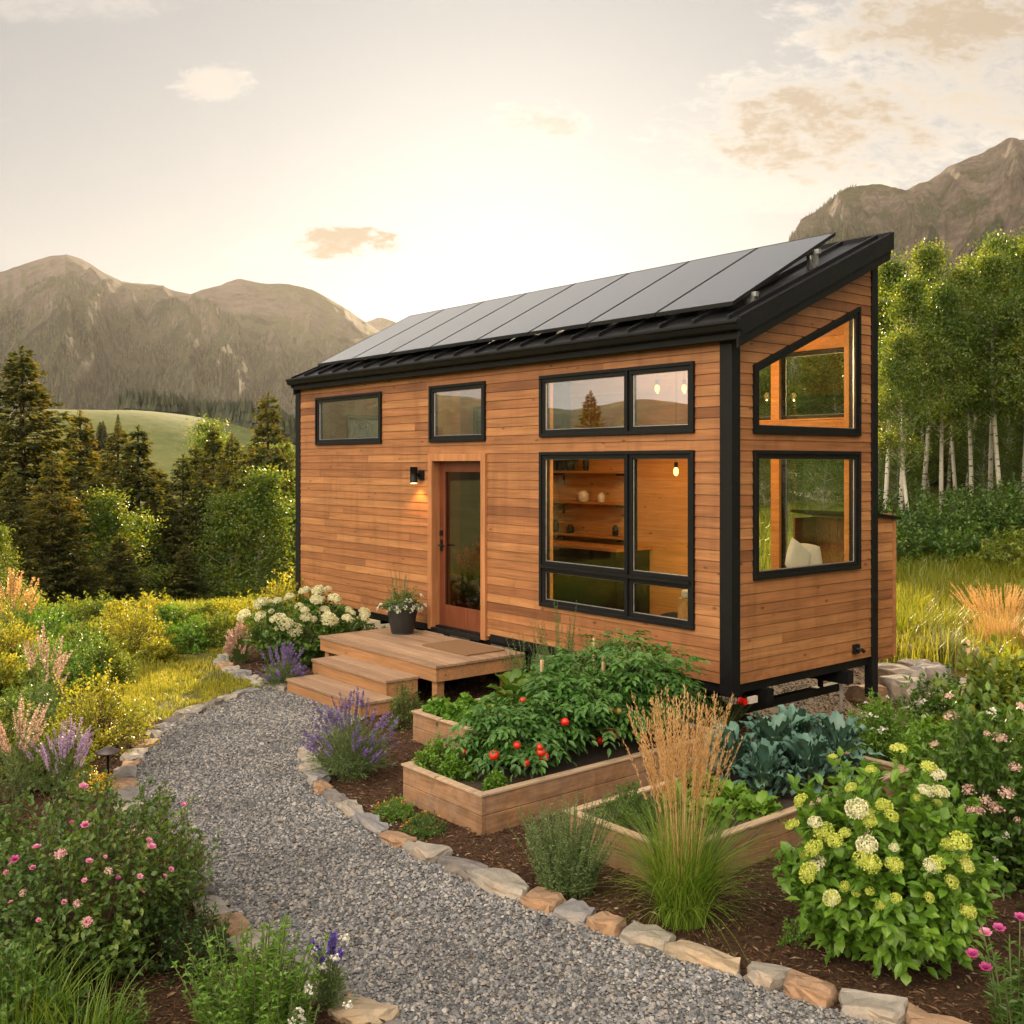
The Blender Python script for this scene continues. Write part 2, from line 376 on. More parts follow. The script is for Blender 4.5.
# ------------------------------------------------------------------ ground, terrain, mountains
def terrain_z(x, y):
    x = np.asarray(x, float); y = np.asarray(y, float); r = np.hypot(x, y); az = np.arctan2(x, y)
    leftness = 1/(1+np.exp((az - .02) * 22))                 # 1 to the left of the house, 0 to the right
    ss = lambda a, b, v: np.clip((v-a)/(b-a), 0, 1)**2*(3-2*np.clip((v-a)/(b-a), 0, 1))
    drop = -9.0*ss(17.5, 46, r) - 22*ss(60, 240, r)
    rise = 1.0*ss(16, 30, r) + 6*ss(30, 120, r)
    n = (fbm(x/60, y/60, 5, 4) - .5)*6*ss(40, 140, r)
    hill = 52*np.exp(-(((az + .33)/.26)**2)) * ss(210, 430, r) * (1-ss(470, 800, r))
    hill2 = 22*np.exp(-(((az + .62)/.2)**2)) * ss(150, 300, r) * (1-ss(400, 800, r))
    z = leftness*(drop + hill + hill2) + (1-leftness)*rise + n
    behind = ss(-2, -12, y)
    return z*(1-behind)
def ground_sheet():
    rr = np.concatenate([[0.3], np.geomspace(1.0, 60, 90), np.geomspace(63, 9000, 110)]); th = np.linspace(0, 2*np.pi, 361)[:-1]
    Rg, Tg = np.meshgrid(rr, th, indexing='ij'); X = Rg*np.sin(Tg); Y = Rg*np.cos(Tg); Z = terrain_z(X, Y)
    n, k = Rg.shape; V = np.stack([X, Y, Z], -1).reshape(-1, 3); i = np.arange(n*k).reshape(n, k); j = np.roll(i, -1, 1)
    g = Geo(); g.add(V, np.stack([i[:-1], j[:-1], j[1:], i[1:]], -1).reshape(-1, 4)[:, ::-1].copy(), 0, True)
    g.add([(0, 0, 0)], np.zeros((0, 3), int)); c = g.n-1
    g.Fs.append((np.stack([np.full(k, c), j[0], i[0]], -1), 0, True))
    m, t = mat('meadow_ground'); p = geoinfo(t)['Position']
    n1 = t.noise(p, .35, 5); n2 = t.noise(p, 9, 5); n3 = t.noise(p, .012, 5)
    dist = t.node('ShaderNodeVectorMath', operation='LENGTH', ins={0: p}).outputs['Value']
    near = t.mix(t.rng(n1, .35, .65), (.075, .085, .022), (.13, .12, .035)); near = t.mix(t.rng(n2, .45, .7, 0, .7), near, (.06, .04, .022))
    far = t.mix(t.rng(n3, .35, .65, 0, 1, True), (.07, .10, .035), (.14, .15, .055)); far = t.mix(t.rng(t.noise(p, .25, 6, .7), .35, .7, 0, .6), far, (.20, .19, .08))
    far = t.mix(t.rng(t.noise(p, .05, 6), .5, .7, 0, .5), far, (.08, .11, .04))
    c = t.mix(t.rng(dist, 60, 160), near, far)
    finish(t, pbsdf(t, c, .95, 0, bump(t, n2, .5, .05), .1))
    return tag(g.build('ground', m), kind='structure')
ground_sheet()

def mountain(name, prof, Rr, r0, r1, seed, m, az0, az1, amp, nphi=420, nr=110, by_angle=False):
    """heightfield whose crest at distance Rr follows an elevation profile"""
    if by_angle: pa = A_([R(a) for a, _ in prof]); pe = A_([math.tan(R(e)) for _, e in prof])
    else:
        pa = A_([math.atan((p-512)/F) for p, _ in prof]); pe = A_([(HZ-q)/F*math.cos(math.atan((p-512)/F)) for p, q in prof])
    ph = np.linspace(R(az0), R(az1), nphi); rr = np.linspace(r0, r1, nr)
    Rg, Pg = np.meshgrid(rr, ph, indexing='ij'); E = np.interp(Pg, pa, pe)
    X = Rg*np.sin(Pg); Y = Rg*np.cos(Pg); sc = Rr*.16
    t = np.clip((Rg-r0)/(Rr-r0), 0, 1)
    pw = .95 + .7*fbm(Pg*14 + 3, Rg*0+seed, seed, 3)
    rid = fbm(X/sc + fbm(X/sc, Y/sc, seed+9, 3)*.8, Y/sc, seed+3, 7, True)
    spur = fbm(Pg*16 + 1.2*fbm(X/sc, Y/sc, seed+2, 3), Rg/Rr*1.5, seed+7, 5, True)
    top = CH + E*Rr
    z = top*t**pw + amp*((rid-.62)*1.1 + (spur-.6)*1.5)*(t*(1.02-t))*6.5 + amp*.10*(fbm(X/sc*9, Y/sc*9, seed+5, 4)-.5)*np.clip(t*1.5, 0, 1)
    back = np.clip((Rg-Rr)/(r1-Rr), 0, 1); z = z*(1-back)**.8 - 60*(1-t)**2 - 8
    n, k = Rg.shape; V = np.stack([X, Y, z], -1).reshape(-1, 3); i = np.arange(n*k).reshape(n, k)
    g = Geo(); g.add(V, np.stack([i[:-1, :-1], i[1:, :-1], i[1:, 1:], i[:-1, 1:]], -1).reshape(-1, 4), 0, True)
    o = g.build(name, m); tag(o, kind='structure')
    return (Rg, Pg, z)
def m_mount(name, rock, rock2, green, tree, s, gl, kk=.38):
    m, t = mat(name); g = geoinfo(t); p = g['Position']; nz = t.node('ShaderNodeSeparateXYZ', ins={0: g['Normal']}).outputs[2]
    pz = t.node('ShaderNodeSeparateXYZ', ins={0: p}).outputs[2]
    n = t.noise(p, 1/s, 7, .62); n2 = t.noise(t.mapping(p, (1, 1, .35), (9, 3, 1)), 4/s, 7, .65); n3 = t.noise(t.mapping(p, (1, 1, 4)), 5/s, 5, .6)
    c = t.mix(t.rng(n3, .35, .65), rock, rock2)
    veg = t.math('ADD', t.rng(nz, .45, .9, -.2, .5), t.math('ADD', t.math('MULTIPLY', n, 1.2), t.rng(pz, 0, gl, .25, -.45)))
    c = t.mix(t.rng(veg, .62, .85, 0, 1, True), c, green)
    n4 = t.noise(t.mapping(p, (1, 1, .3)), 22/s, 5, .7)
    k4 = t.rng(n4, .35, .65, 1-kk, 1+kk*.8); c = t.mix(1.0, c, t.node('ShaderNodeCombineColor', ins={0: k4, 1: k4, 2: k4}).outputs[0], 'MULTIPLY')
    tr = t.math('ADD', t.math('ADD', t.math('MULTIPLY', n2, .8), t.math('MULTIPLY', n4, .22)), t.rng(pz, 0, gl, .22, -.12))
    c = t.mix(t.rng(tr, .53, .60, 0, .92, True), c, tree)
    finish(t, pbsdf(t, c, .95, 0, bump(t, t.math('ADD', n, n2), .8, s*.12), .05)); return m
LEFTP = [(-900, 360), (-600, 330), (-400, 310), (-200, 300), (-80, 288), (0, 271), (30, 260), (52, 254), (66, 252), (82, 258), (104, 272), (122, 281), (150, 283), (175, 288), (190, 291),
         (212, 284), (240, 276), (262, 280), (290, 282), (312, 288), (335, 300), (355, 313), (372, 325), (400, 345), (450, 375), (520, 405), (640, 425), (760, 440)]
Lm = mountain('mountain', LEFTP, 5200, 1500, 7800, 11, m_mount('left_mountain_rock', (.072, .058, .056), (.115, .095, .085), (.060, .060, .036), (.022, .026, .019), 620, 900, .15), -52, 14, 150, 640, 170)
mountain('mountain_behind', [(200, 350), (300, 335), (350, 328), (380, 317), (395, 322), (430, 340), (480, 345), (560, 360), (700, 380), (900, 400)], 7200, 6000, 8600, 23,
         m_mount('far_mountain_rock', (.072, .058, .056), (.115, .095, .085), (.10, .11, .04), (.04, .05, .025), 620, 900), -20, 22, 200, 200, 40)
RIGHTP = [(560, 440), (640, 400), (700, 345), (740, 318), (770, 290), (786, 258), (793, 228), (802, 212), (820, 203), (846, 186), (872, 181), (892, 186), (906, 187), (925, 178), (945, 166), (970, 152), (990, 144),
          (1010, 140), (1040, 141), (1080, 150), (1150, 170), (1300, 215), (1500, 260), (1800, 300), (2600, 340)]
Rm = mountain('mountain_right', RIGHTP, 2600, 1100, 3900, 31, m_mount('right_mountain_rock', (.064, .052, .046), (.11, .088, .074), (.046, .046, .024), (.025, .032, .018), 300, 800), 8, 66, 150, 560, 190)
mountain('ridge', [(-190, 3), (-170, 4.5), (-150, 3.6), (-130, 5), (-112, 3.6), (-100, 3.2), (-94, 3.9), (-90, 3.1), (-86, 3.7), (-82, 3.1), (-75, 3.9), (-66, 5), (-58, 6), (-45, 6)], 4800, 1800, 7000, 41,
         m_mount('ridge_rock', (.072, .058, .056), (.115, .095, .085), (.11, .12, .045), (.03, .045, .02), 500, 700), -190, -46, 60, 420, 70, True)
mountain('ridge_beyond', [(60, 7), (75, 6), (90, 4), (110, 5), (130, 4), (150, 5), (172, 4)], 3800, 1400, 5500, 47,
         m_mount('ridge_rock_east', (.072, .058, .056), (.115, .095, .085), (.11, .12, .045), (.03, .045, .02), 500, 700), 62, 172, 200, 260, 60, True)

# air: pale haze over the whole place
hz = Geo(); hz.box((-8800, -7600, -300), (8800, 9000, 1350))
mh = bpy.data.materials.new('haze_air'); mh.use_nodes = True; th_ = NT(mh.node_tree); th_.n.clear()
pv = th_.node('ShaderNodeVolumePrincipled', ins={'Color': (.90, .88, .88, 1), 'Density': 0.000020, 'Anisotropy': .40})
th_.l.new(pv.outputs[0], th_.node('ShaderNodeOutputMaterial').inputs['Volume'])
tag(hz.build('haze', mh), kind='stuff')
# ------------------------------------------------------------------ house frame: x along the front wall (0 = near corner, negative = far end), y to the back wall
C0 = np.array([1.935, 9.2]); EX = np.array([.636, -.772]); EY = np.array([.772, .636]); EX /= np.linalg.norm(EX); EY = A_([-EX[1], EX[0]])
HROT = math.atan2(EX[1], EX[0])
def H2W(x, y, z=0.0): q = C0 + EX*x + EY*y; return (q[0], q[1], z)
def W2H(p): d = np.array(p[:2]) - C0; return float(d @ EX), float(d @ EY)
def onfront(px, py=None, y=0.0):
    """x (and z) on the plane y=const of the house frame"""
    a = (px-512)/F; B = C0 + EY*y; x = (a*B[1] - B[0])/(EX[0] - a*EX[1]); d = B[1] + EX[1]*x
    return x if py is None else (x, CH - (py-HZ)/F*d)
def onside(px, py=None, x=0.0):
    a = (px-512)/F; B = C0 + EX*x; y = (a*B[1] - B[0])/(EY[0] - a*EY[1]); d = B[1] + EY[1]*y
    return y if py is None else (y, CH - (py-HZ)/F*d)
XL = onfront(298); YB = onside(874); ZB = .54
ROOF0, SL = 3.758, .437                         # roof top plane z = ROOF0 + SL*(y+.12)
def rz(y): return ROOF0 + SL*(y + .12)
TH = .20
def wz(y): return rz(y) - TH + .01              # top of siding
house = thing('tiny_house', 'cedar-clad tiny house on a black trailer with a slanted black metal roof and solar panels', 'house', (*C0, 0), HROT)

def rect_front(pl, pt, pr, pb, pr_y=True):
    """window rectangle from the photo: px left, y top (at right edge), px right, y bottom (at right edge)"""
    x0 = onfront(pl); x1, z1 = onfront(pr, pt); _, z0 = onfront(pr, pb); return x0, z0, x1, z1
W1 = rect_front(317.5, 391.5, 383, 443.5); W2 = rect_front(431.3, 381, 487, 441); W3 = rect_front(541.8, 361, 696, 432.7); W4 = rect_front(541.8, 450, 696, 630)
DR = rect_front(430.5, 453.5, 488, 640); DR = (DR[0], ZB-.14, DR[2], DR[3])
yl = onside(751.5); yr = onside(857.5)
zU0 = onside(857.5, 436.5)[1]; zUl = onside(751.5, 365)[1]; zUr = onside(857.5, 307)[1]
zL1 = onside(751.5, 450)[1]; zL0 = onside(751.5, 580.5)[1]
mx3 = onfront(630); zt4 = onfront(696, 583)[1]
BH = .099
def board(g, a0, a1, b0, b1, z0, z1, fn, mat_):
    """one lap board: bottom proud. (a0,a1) extents at z0, (b0,b1) at z1; fn(u, depth, z) gives the point"""
    if a1 - a0 < .004 and b1 - b0 < .004: return
    g.hexa([fn(a0, 0, z0), fn(a1, 0, z0), fn(a1, .0165, z0), fn(a0, .0165, z0), fn(b0, 0, z1), fn(b1, 0, z1), fn(b1, .010, z1), fn(b0, .010, z1)], mat_)
def siding(zb, zt, u0, u1, openings, fn, seed, topf=None, lens=(1.4, 3.4), flip=False):
    """openings: functions (z)->(lo,hi) or None"""
    g = Geo(); rg = rnd(seed); z = zb
    while z < zt - .01:
        z1 = min(z + BH, zt); za, zc = z + .0015, z1 - .0035
        lo = lambda zz: u0 if topf is None else max(u0, topf(zz))
        segs = [((lo(za), lo(zc)), (u1, u1))]
        for op in openings:
            oa = op(za + .012); ob = op(zc - .012)
            if oa is None or ob is None: continue
            new = []
            for (l, r) in segs:
                if oa[1] <= l[0] or oa[0] >= r[0]: new.append((l, r)); continue
                if oa[0] > l[0] or ob[0] > l[1]: new.append((l, (max(oa[0], l[0]), max(ob[0], l[1]))))
                if oa[1] < r[0]: new.append(((oa[1], ob[1]), r))
            segs = new
        for (l, r) in segs:
            cuts = []; c = l[0] + rg.uniform(.4, lens[1])
            while c < r[0] - .35: cuts.append(c); c += rg.uniform(*lens)
            ed = [l] + [(c, c) for c in cuts if c > l[1] + .05] + [r]
            for e0, e1 in zip(ed[:-1], ed[1:]):
                d = .0008
                board(g, e0[0]+d, e1[0]-d, e0[1]+d, e1[1]-d, za, zc, fn, 0)
        z = z1
    return g
def rop(r, m_=.02): return lambda z: (r[0]+m_, r[2]-m_) if r[1]+m_ < z < r[3]-m_ else None
front_fn = lambda u, d, z: (u, -d, z)
side_fn = lambda u, d, z: (d, u, z)
siding(ZB, wz(0)-.02, XL+.10, -.10, [rop(W1), rop(W2), rop(W3), rop(W4), rop(DR, .0)], front_fn, 3).build('front_siding', M['cedar_x'], house)
def opU(z):
    if not (zU0+.02 < z < zUr-.02): return None
    lo = yl+.02 if z < zUl else yl + .02 + (z - zUl)/(zUr - zUl)*(yr-yl)
    return (min(lo, yr-.02), yr-.02)
opL = lambda z: (yl+.02, yr-.02) if zL0+.02 < z < zL1-.02 else None
siding(ZB, wz(YB), .085, YB-.075, [opU, opL], side_fn, 4, topf=lambda z: (z - wz(0))/SL).build('gable_siding', M['cedar_y'], house)
# far gable and back wall (seen only from the side): same boards
siding(ZB, wz(YB), .07, YB-.07, [lambda z: (.75, 1.75) if 2.55 < z < 3.25 else None], lambda u, d, z: (XL-d, u, z), 5, topf=lambda z: (z - wz(0))/SL).build('far_gable_siding', M['cedar_y'], house)
BW = [(-1.55, 1.05, -.12, 2.75), (-1.55, 2.95, -.12, 3.75), (-6.7, 2.5, -5.3, 3.4)]
siding(ZB, wz(YB)-.02, XL+.1, -.1, [rop(b, 0) for b in BW], lambda u, d, z: (u, YB+d, z), 6).build('back_siding', M['cedar_x'], house)

# wall core: sheathing behind the boards with real openings; inner face is pine
def wallcore(g, rects, u0, u1, z0, zt, fn, th):
    us = sorted({u0, u1, *[r[0] for r in rects], *[r[2] for r in rects]}); zs = sorted({z0, zt, *[r[1] for r in rects], *[r[3] for r in rects]})
    for a, b in zip(us[:-1], us[1:]):
        for c, d in zip(zs[:-1], zs[1:]):
            mu, mz = (a+b)/2, (c+d)/2
            if any(r[0] < mu < r[2] and r[1] < mz < r[3] for r in rects): continue
            g.hexa([fn(a, 0, c), fn(b, 0, c), fn(b, -th, c), fn(a, -th, c), fn(a, 0, d), fn(b, 0, d), fn(b, -th, d), fn(a, -th, d)])
IN = .02
inset = lambda r, e=.025: (r[0]+e, r[1]+e, r[2]-e, r[3]-e)
g = Geo(); wallcore(g, [inset(W1), inset(W2), inset(W3), inset(W4), (DR[0]+.06, ZB, DR[2]-.06, DR[3]-.07)], XL, 0, ZB, wz(0)-.03, lambda u, d, z: (u, -d-.001, z), .10)
wallcore(g, [b for b in BW], XL, 0, ZB, wz(YB-.1)-.03, lambda u, d, z: (u, YB+d-.001, z), .10)
g.build('wall_core', M['pine_x'], house)
# gables: polygons around openings
g = Geo()
def gable(g, x, th, op_rects, steps=40):
    ys = sorted(set(np.linspace(.1, YB-.1, steps).tolist() + [r for o_ in op_rects for r in (o_[0], o_[1])]))
    for a, b in zip(ys[:-1], ys[1:]):
        m_ = (a+b)/2; gaps = sorted([(o_[2](m_), o_[3](m_)) for o_ in op_rects if o_[0] < m_ < o_[1]])
        z = ZB; segs = []
        for lo, hi in gaps: segs.append((z, lo)); z = hi
        segs.append((z, None))
        for lo, hi in segs:
            ta, tb = (wz(a)-.02, wz(b)-.02) if hi is None else (hi, hi)
            g.hexa([(x, a, lo), (x, b, lo), (x-th, b, lo), (x-th, a, lo), (x, a, ta), (x, b, tb), (x-th, b, tb), (x-th, a, ta)])
headf = lambda y: zUl + (y-yl)/(yr-yl)*(zUr-zUl)
gable(g, -.001, .10, [(yl+.03, yr-.03, lambda y: zL0+.03, lambda y: zL1-.03), (yl+.03, yr-.03, lambda y: zU0+.03, lambda y: headf(y)-.04)])
g.build('gable_core', M['pine_y'], house); g = Geo()
gable(g, XL+.10, .099, [(.75, 1.75, lambda y: 2.55, lambda y: 3.25)])
g.build('gable_core', M['pine_y'], house)
# floor, ceiling inside
g = Geo()
for i in range(16):
    y0 = .1 + i*(YB-.2)/16; g.box((XL+.1, y0+.001, ZB+.02), (-.1, y0+(YB-.2)/16-.001, ZB+.06+.0004*i))
g.build('floor_boards', M['pine_x'], house)
g = Geo(); n = 18
for i in range(n):
    y0 = .1+i*(YB-.2)/n; y1 = y0+(YB-.2)/n-.002
    g.hexa([(XL+.1, y0, wz(y0)-.07), (-.1, y0, wz(y0)-.07), (-.1, y1, wz(y1)-.07), (XL+.1, y1, wz(y1)-.07), (XL+.1, y0, wz(y0)-.05), (-.1, y0, wz(y0)-.05), (-.1, y1, wz(y1)-.05), (XL+.1, y1, wz(y1)-.05)])
g.build('ceiling_boards', M['pine_x'], house)
# partition inside (bathroom end)
g = Geo(); xq = -4.75
for i in range(15):
    y0 = .1+i*(YB-.2)/15; y1 = y0+(YB-.2)/15-.003
    if .5 < (y0+y1)/2 < 1.2: continue
    g.hexa([(xq, y0, ZB+.06), (xq+.05, y0, ZB+.06), (xq+.05, y1, ZB+.06), (xq, y1, ZB+.06), (xq, y0, wz(y0)-.075), (xq+.05, y0, wz(y0)-.075), (xq+.05, y1, wz(y1)-.075), (xq, y1, wz(y1)-.075)])
g.build('partition', M['pine_y'], house)

# corner posts
def post(x0, y0, x1, y1, z0, z1a, z1b):
    g = Geo(); g.hexa([(x0, y0, z0), (x1, y0, z0), (x1, y1, z0), (x0, y1, z0), (x0, y0, z1a), (x1, y0, z1a), (x1, y1, z1b), (x0, y1, z1b)])
    return g.build('corner_post', M['black'], house, .004)
post(-.105, -.028, .03, .095, ZB-.10, wz(-.03), wz(.095)); post(XL-.03, -.028, XL+.105, .06, ZB-.10, wz(-.03), wz(.06))
post(-.06, YB-.08, .03, YB+.03, .12, wz(YB-.08), wz(YB)); post(XL-.03, YB-.08, XL+.105, YB+.03, ZB-.1, wz(YB-.08), wz(YB))

# windows
def wframe(name, r, fw, d0, d1, par, fn, mt, mull=(), trans=()):
    """frame of bars (u0,z0,u1,z1), mullions u positions, transoms z positions"""
    g = Geo(); u0, z0, u1, z1 = r
    bars = [(u0, z0, u1, z0+fw), (u0, z1-fw, u1, z1), (u0, z0+fw, u0+fw, z1-fw), (u1-fw, z0+fw, u1, z1-fw)]
    for (a, b, c, d) in bars: g.hexa([fn(a, d1, b), fn(c, d1, b), fn(c, d0, b), fn(a, d0, b), fn(a, d1, d), fn(c, d1, d), fn(c, d0, d), fn(a, d0, d)])
    return g.build(name, mt, par, .003)
def window(r, cells, fn=front_fn, glass='glassr', name='window', fw=.035, blank=None):
    """outer casing with one sash per cell"""
    win = wframe(name, r, fw, -.07, .045, house, fn, M['black'])
    for c in cells:
        s = wframe('frame', c, .042, -.05, .030, win, fn, M['black'])
        q = inset(c, .040); g = Geo(); g.hexa([fn(q[0], -.004, q[1]), fn(q[2], -.004, q[1]), fn(q[2], .002, q[1]), fn(q[0], .002, q[1]), fn(q[0], -.004, q[3]), fn(q[2], -.004, q[3]), fn(q[2], .002, q[3]), fn(q[0], .002, q[3])])
        g.build('pane', M[glass], win)
        gb = wframe('glazing_bead', inset(c, .040), .008, .0, .010, win, fn, M['steel'])
    g = Geo(); a = inset(r, .0)
    # pine reveal inside
    for (p_, q_, r_, s_) in ((a[0]+.02, a[1]+.02, a[2]-.02, a[1]+.035), (a[0]+.02, a[3]-.035, a[2]-.02, a[3]-.02), (a[0]+.02, a[1]+.036, a[0]+.035, a[3]-.036), (a[2]-.035, a[1]+.036, a[2]-.02, a[3]-.036)):
        g.hexa([fn(p_, -.073, q_), fn(r_, -.073, q_), fn(r_, -.13, q_), fn(p_, -.13, q_), fn(p_, -.073, s_), fn(r_, -.073, s_), fn(r_, -.13, s_), fn(p_, -.13, s_)])
    g.build('lining', M['pine_x'], win)
    return win
e = .033
window(W1, [inset(W1, e)]); window(W2, [inset(W2, e)])
window(W3, [(W3[0]+e, W3[1]+e, mx3-.012, W3[3]-e), (mx3+.012, W3[1]+e, W3[2]-e, W3[3]-e)])
window(W4, [(W4[0]+e, zt4+.012, mx3-.012, W4[3]-e), (mx3+.012, zt4+.012, W4[2]-e, W4[3]-e), (W4[0]+e, W4[1]+e, mx3-.012, zt4-.02), (mx3+.012, W4[1]+e, W4[2]-e, zt4-.02)], glass='glass')
g = Geo(); g.box((mx3-.012, -.052, W3[1]+e), (mx3+.012, .05, W3[3]-e)); g.box((mx3-.012, -.052, W4[1]+e), (mx3+.012, .05, W4[3]-e)); g.box((W4[0]+e, -.058, zt4-.02), (W4[2]-e, -.0461, zt4+.012)); g.box((W4[0]+e, -.046, zt4-.019), (mx3-.013, .05, zt4+.011)); g.box((mx3+.013, -.046, zt4-.019), (W4[2]-e, .05, zt4+.011))
g.build('mullion', M['black'], house)
window((yl, zL0, yr, zL1), [inset((yl, zL0, yr, zL1), e)], side_fn, 'glass')
# trapezoid window
def trap_ring(r_out, r_in, d0, d1, mt, par, name):
    g = Geo()
    for i in range(4):
        j = (i+1) % 4; a, b, c, d = r_out[i], r_out[j], r_in[j], r_in[i]
        g.hexa([(d0, *a), (d0, *b), (d0, *c), (d0, *d), (d1, *a), (d1, *b), (d1, *c), (d1, *d)])
    return g.build(name, mt, par)
def trap(e_):
    sl_ = (zUr-zUl)/(yr-yl); k = e_*math.sqrt(1+sl_**2)
    return [(yl+e_, zU0+e_), (yr-e_, zU0+e_), (yr-e_, zUl+sl_*(yr-e_-yl)-k), (yl+e_, zUl+sl_*e_-k)]
tw = trap_ring(trap(0), trap(.035), -.07, .045, M['black'], house, 'window')
trap_ring(trap(.033), trap(.075), -.05, .030, M['black'], tw, 'frame')
trap_ring(trap(.073), trap(.081), 0, .01, M['steel'], tw, 'glazing_bead')
q = trap(.073); g = Geo(); g.prism([(.002, *p_) for p_ in q], (-.005, 0, 0)); g.build('pane', M['glass'], tw)
trap_ring(trap(.02), trap(.036), -.13, -.073, M['pine_y'], tw, 'lining')
# windows in the back wall and far gable
back_fn = lambda u, d, z: (u, YB + d, z)
window(BW[0], [(BW[0][0]+e, BW[0][1]+e, -1.15, BW[0][3]-e), (-1.12, BW[0][1]+e, BW[0][2]-e, BW[0][3]-e)], back_fn, 'glass')
window(BW[1], [(BW[1][0]+e, BW[1][1]+e, -1.15, BW[1][3]-e), (-1.12, BW[1][1]+e, BW[1][2]-e, BW[1][3]-e)], back_fn, 'glass')
window(BW[2], [inset(BW[2], e)], back_fn, 'glass')
for b_ in BW:      # pine casing round the back windows, on the room side
    cg = Geo(); yy0, yy1 = YB-.118, YB-.1015; x0_, z0_, x1_, z1_ = b_
    cg.box((x0_-.09, yy0, z0_-.09), (x1_+.05, yy1, z0_+.02)); cg.box((x0_-.09, yy0, z1_-.02), (x1_+.05, yy1, z1_+.09)); cg.box((x0_-.09, yy0, z0_+.021), (x0_+.03, yy1, z1_-.021)); cg.box((x1_-.05, yy0, z0_+.021), (x1_+.05, yy1, z1_-.021))
    if b_[2] > -1: cg.box((-1.19, yy0, z0_+.021), (-1.08, YB-.0745, z1_-.021))
    cg.build('window_casing', M['pine_x'], house, .003)
fg = (.75, 2.55, 1.75, 3.25); window(fg, [inset(fg, e)], lambda u, d, z: (XL-d, u, z), 'glass')

# door: cedar casing, recessed dark door with a tall glass panel
x0, z0, x1, z1 = DR; zd = ZB-.05
g = Geo(); cw = .085
g.box((x0, -.045, zd), (x0+cw, .12, z1)); g.box((x1-cw, -.045, zd), (x1, .12, z1)); g.box((x0+cw, -.044, z1-cw), (x1-cw, .12, z1))
cas = g.build('door_casing', M['cedar_z'], house, .003)
dx0, dx1, dz1 = x0+cw, x1-cw, z1-cw; yd = .075
g = Geo(); st = .115
g.box((dx0, yd, zd+.03), (dx0+st, yd+.045, dz1)); g.box((dx1-st, yd, zd+.03), (dx1, yd+.045, dz1)); g.box((dx0+st, yd+.001, zd+.03), (dx1-st, yd+.044, zd+.30)); g.box((dx0+st, yd+.001, dz1-.13), (dx1-st, yd+.044, dz1))
door = g.build('door', M['door'], house, .003)
g = Geo(); g.box((dx0+st, yd+.02, zd+.30), (dx1-st, yd+.026, dz1-.13)); g.build('pane', M['glassd'], door)
g = Geo(); hx = dx0+.05; hzz = zd+1.02
g.box((hx-.022, yd-.012, hzz-.07), (hx+.022, yd-.001, hzz+.07)); g.tube([(hx, yd-.01, hzz), (hx, yd-.055, hzz)], .011); g.tube([(hx, yd-.055, hzz), (hx+.12, yd-.055, hzz)], .009)
g.box((hx-.025, yd-.018, hzz+.12), (hx+.025, yd-.001, hzz+.18)); g.build('handle', M['black'], door)
g = Geo(); g.box((x0+cw, -.06, zd-.02), (x1-cw, .12, zd+.028)); g.build('threshold', M['black'], house, .003)

# wall lamp beside the door
lx, lz = onfront(417.5, 475, -.06)
sc_ = Geo(); sc_.tube([(lx, -.115, lz-.10), (lx, -.115, lz+.10)], .047, 20); sc_.box((lx-.02, -.07, lz-.02), (lx+.02, -.0215, lz+.02)); sc_.box((lx+.02, -.035, lz-.06), (lx+.0905, -.021, lz+.06))
sc_.box((lx-.03, -.034, lz-.055), (lx+.0195, -.021, lz+.055))
lamp = sc_.build('wall_lamp', M['black'], house)
g = Geo(); g.tube([(lx, -.115, lz-.1015), (lx, -.115, lz-.104)], .036, 20); g.build('bulb', M['lampglow'], lamp)
def point(name, loc, e_, col, rad=.03, par=None, spot=None):
    l = bpy.data.lights.new(name, 'SPOT' if spot else 'POINT'); l.energy = e_; l.color = col; l.shadow_soft_size = rad
    if spot: l.spot_size = spot; l.spot_blend = .6
    o = bpy.data.objects.new(name, l); COL.objects.link(o); o.location = loc
    if par: o.parent = par
    return o
point('lamp_light', (lx, -.115, lz-.13), 6, (1, .45, .10), .03, lamp, R(120))

# roof: deck, fascia, gutter, standing seams
XR0, XR1, YR0, YR1 = XL+.06, .2, -.12, YB+.01
g = Geo(); g.hexa([(XR0+.02, YR0+.02, rz(YR0+.02)-.14), (XR1-.02, YR0+.02, rz(YR0+.02)-.14), (XR1-.02, YR1-.02, rz(YR1-.02)-.14), (XR0+.02, YR1-.02, rz(YR1-.02)-.14), (XR0+.02, YR0+.02, rz(YR0+.02)-.004), (XR1-.02, YR0+.02, rz(YR0+.02)-.004), (XR1-.02, YR1-.02, rz(YR1-.02)-.004), (XR0+.02, YR1-.02, rz(YR1-.02)-.004)])
roof = g.build('roof', M['blackm'], house)
def slopebar(g, x0, x1, y0, y1, a, b):   # bar following the slope, from rz+a to rz+b
    g.hexa([(x0, y0, rz(y0)+a), (x1, y0, rz(y0)+a), (x1, y1, rz(y1)+a), (x0, y1, rz(y1)+a), (x0, y0, rz(y0)+b), (x1, y0, rz(y0)+b), (x1, y1, rz(y1)+b), (x0, y1, rz(y1)+b)])
g = Geo(); x = XR0+.3
while x < XR1-.12: slopebar(g, x-.011, x+.011, YR0+.03, YR1-.03, -.003, .033); x += .405
g.build('standing_seam', M['blackm'], roof)
g = Geo()
slopebar(g, XR1-.02, XR1+.012, YR0-.02, YR1+.01, -.15, .022); slopebar(g, XR1-.045, XR1-.0205, YR0, YR1, -.25, -.10)
slopebar(g, XR0-.012, XR0+.02, YR0-.02, YR1+.01, -.15, .022); slopebar(g, XR0+.0205, XR0+.045, YR0, YR1, -.25, -.10)
slopebar(g, XR0+.02, XR1-.02, YR1-.02, YR1+.012, -.20, .03)
g.build('fascia', M['black'], roof)
g = Geo(); prof = [(0, 0), (-.085, 0), (-.10, -.012), (-.10, -.03), (-.088, -.04), (-.07, -.085), (0, -.10)]
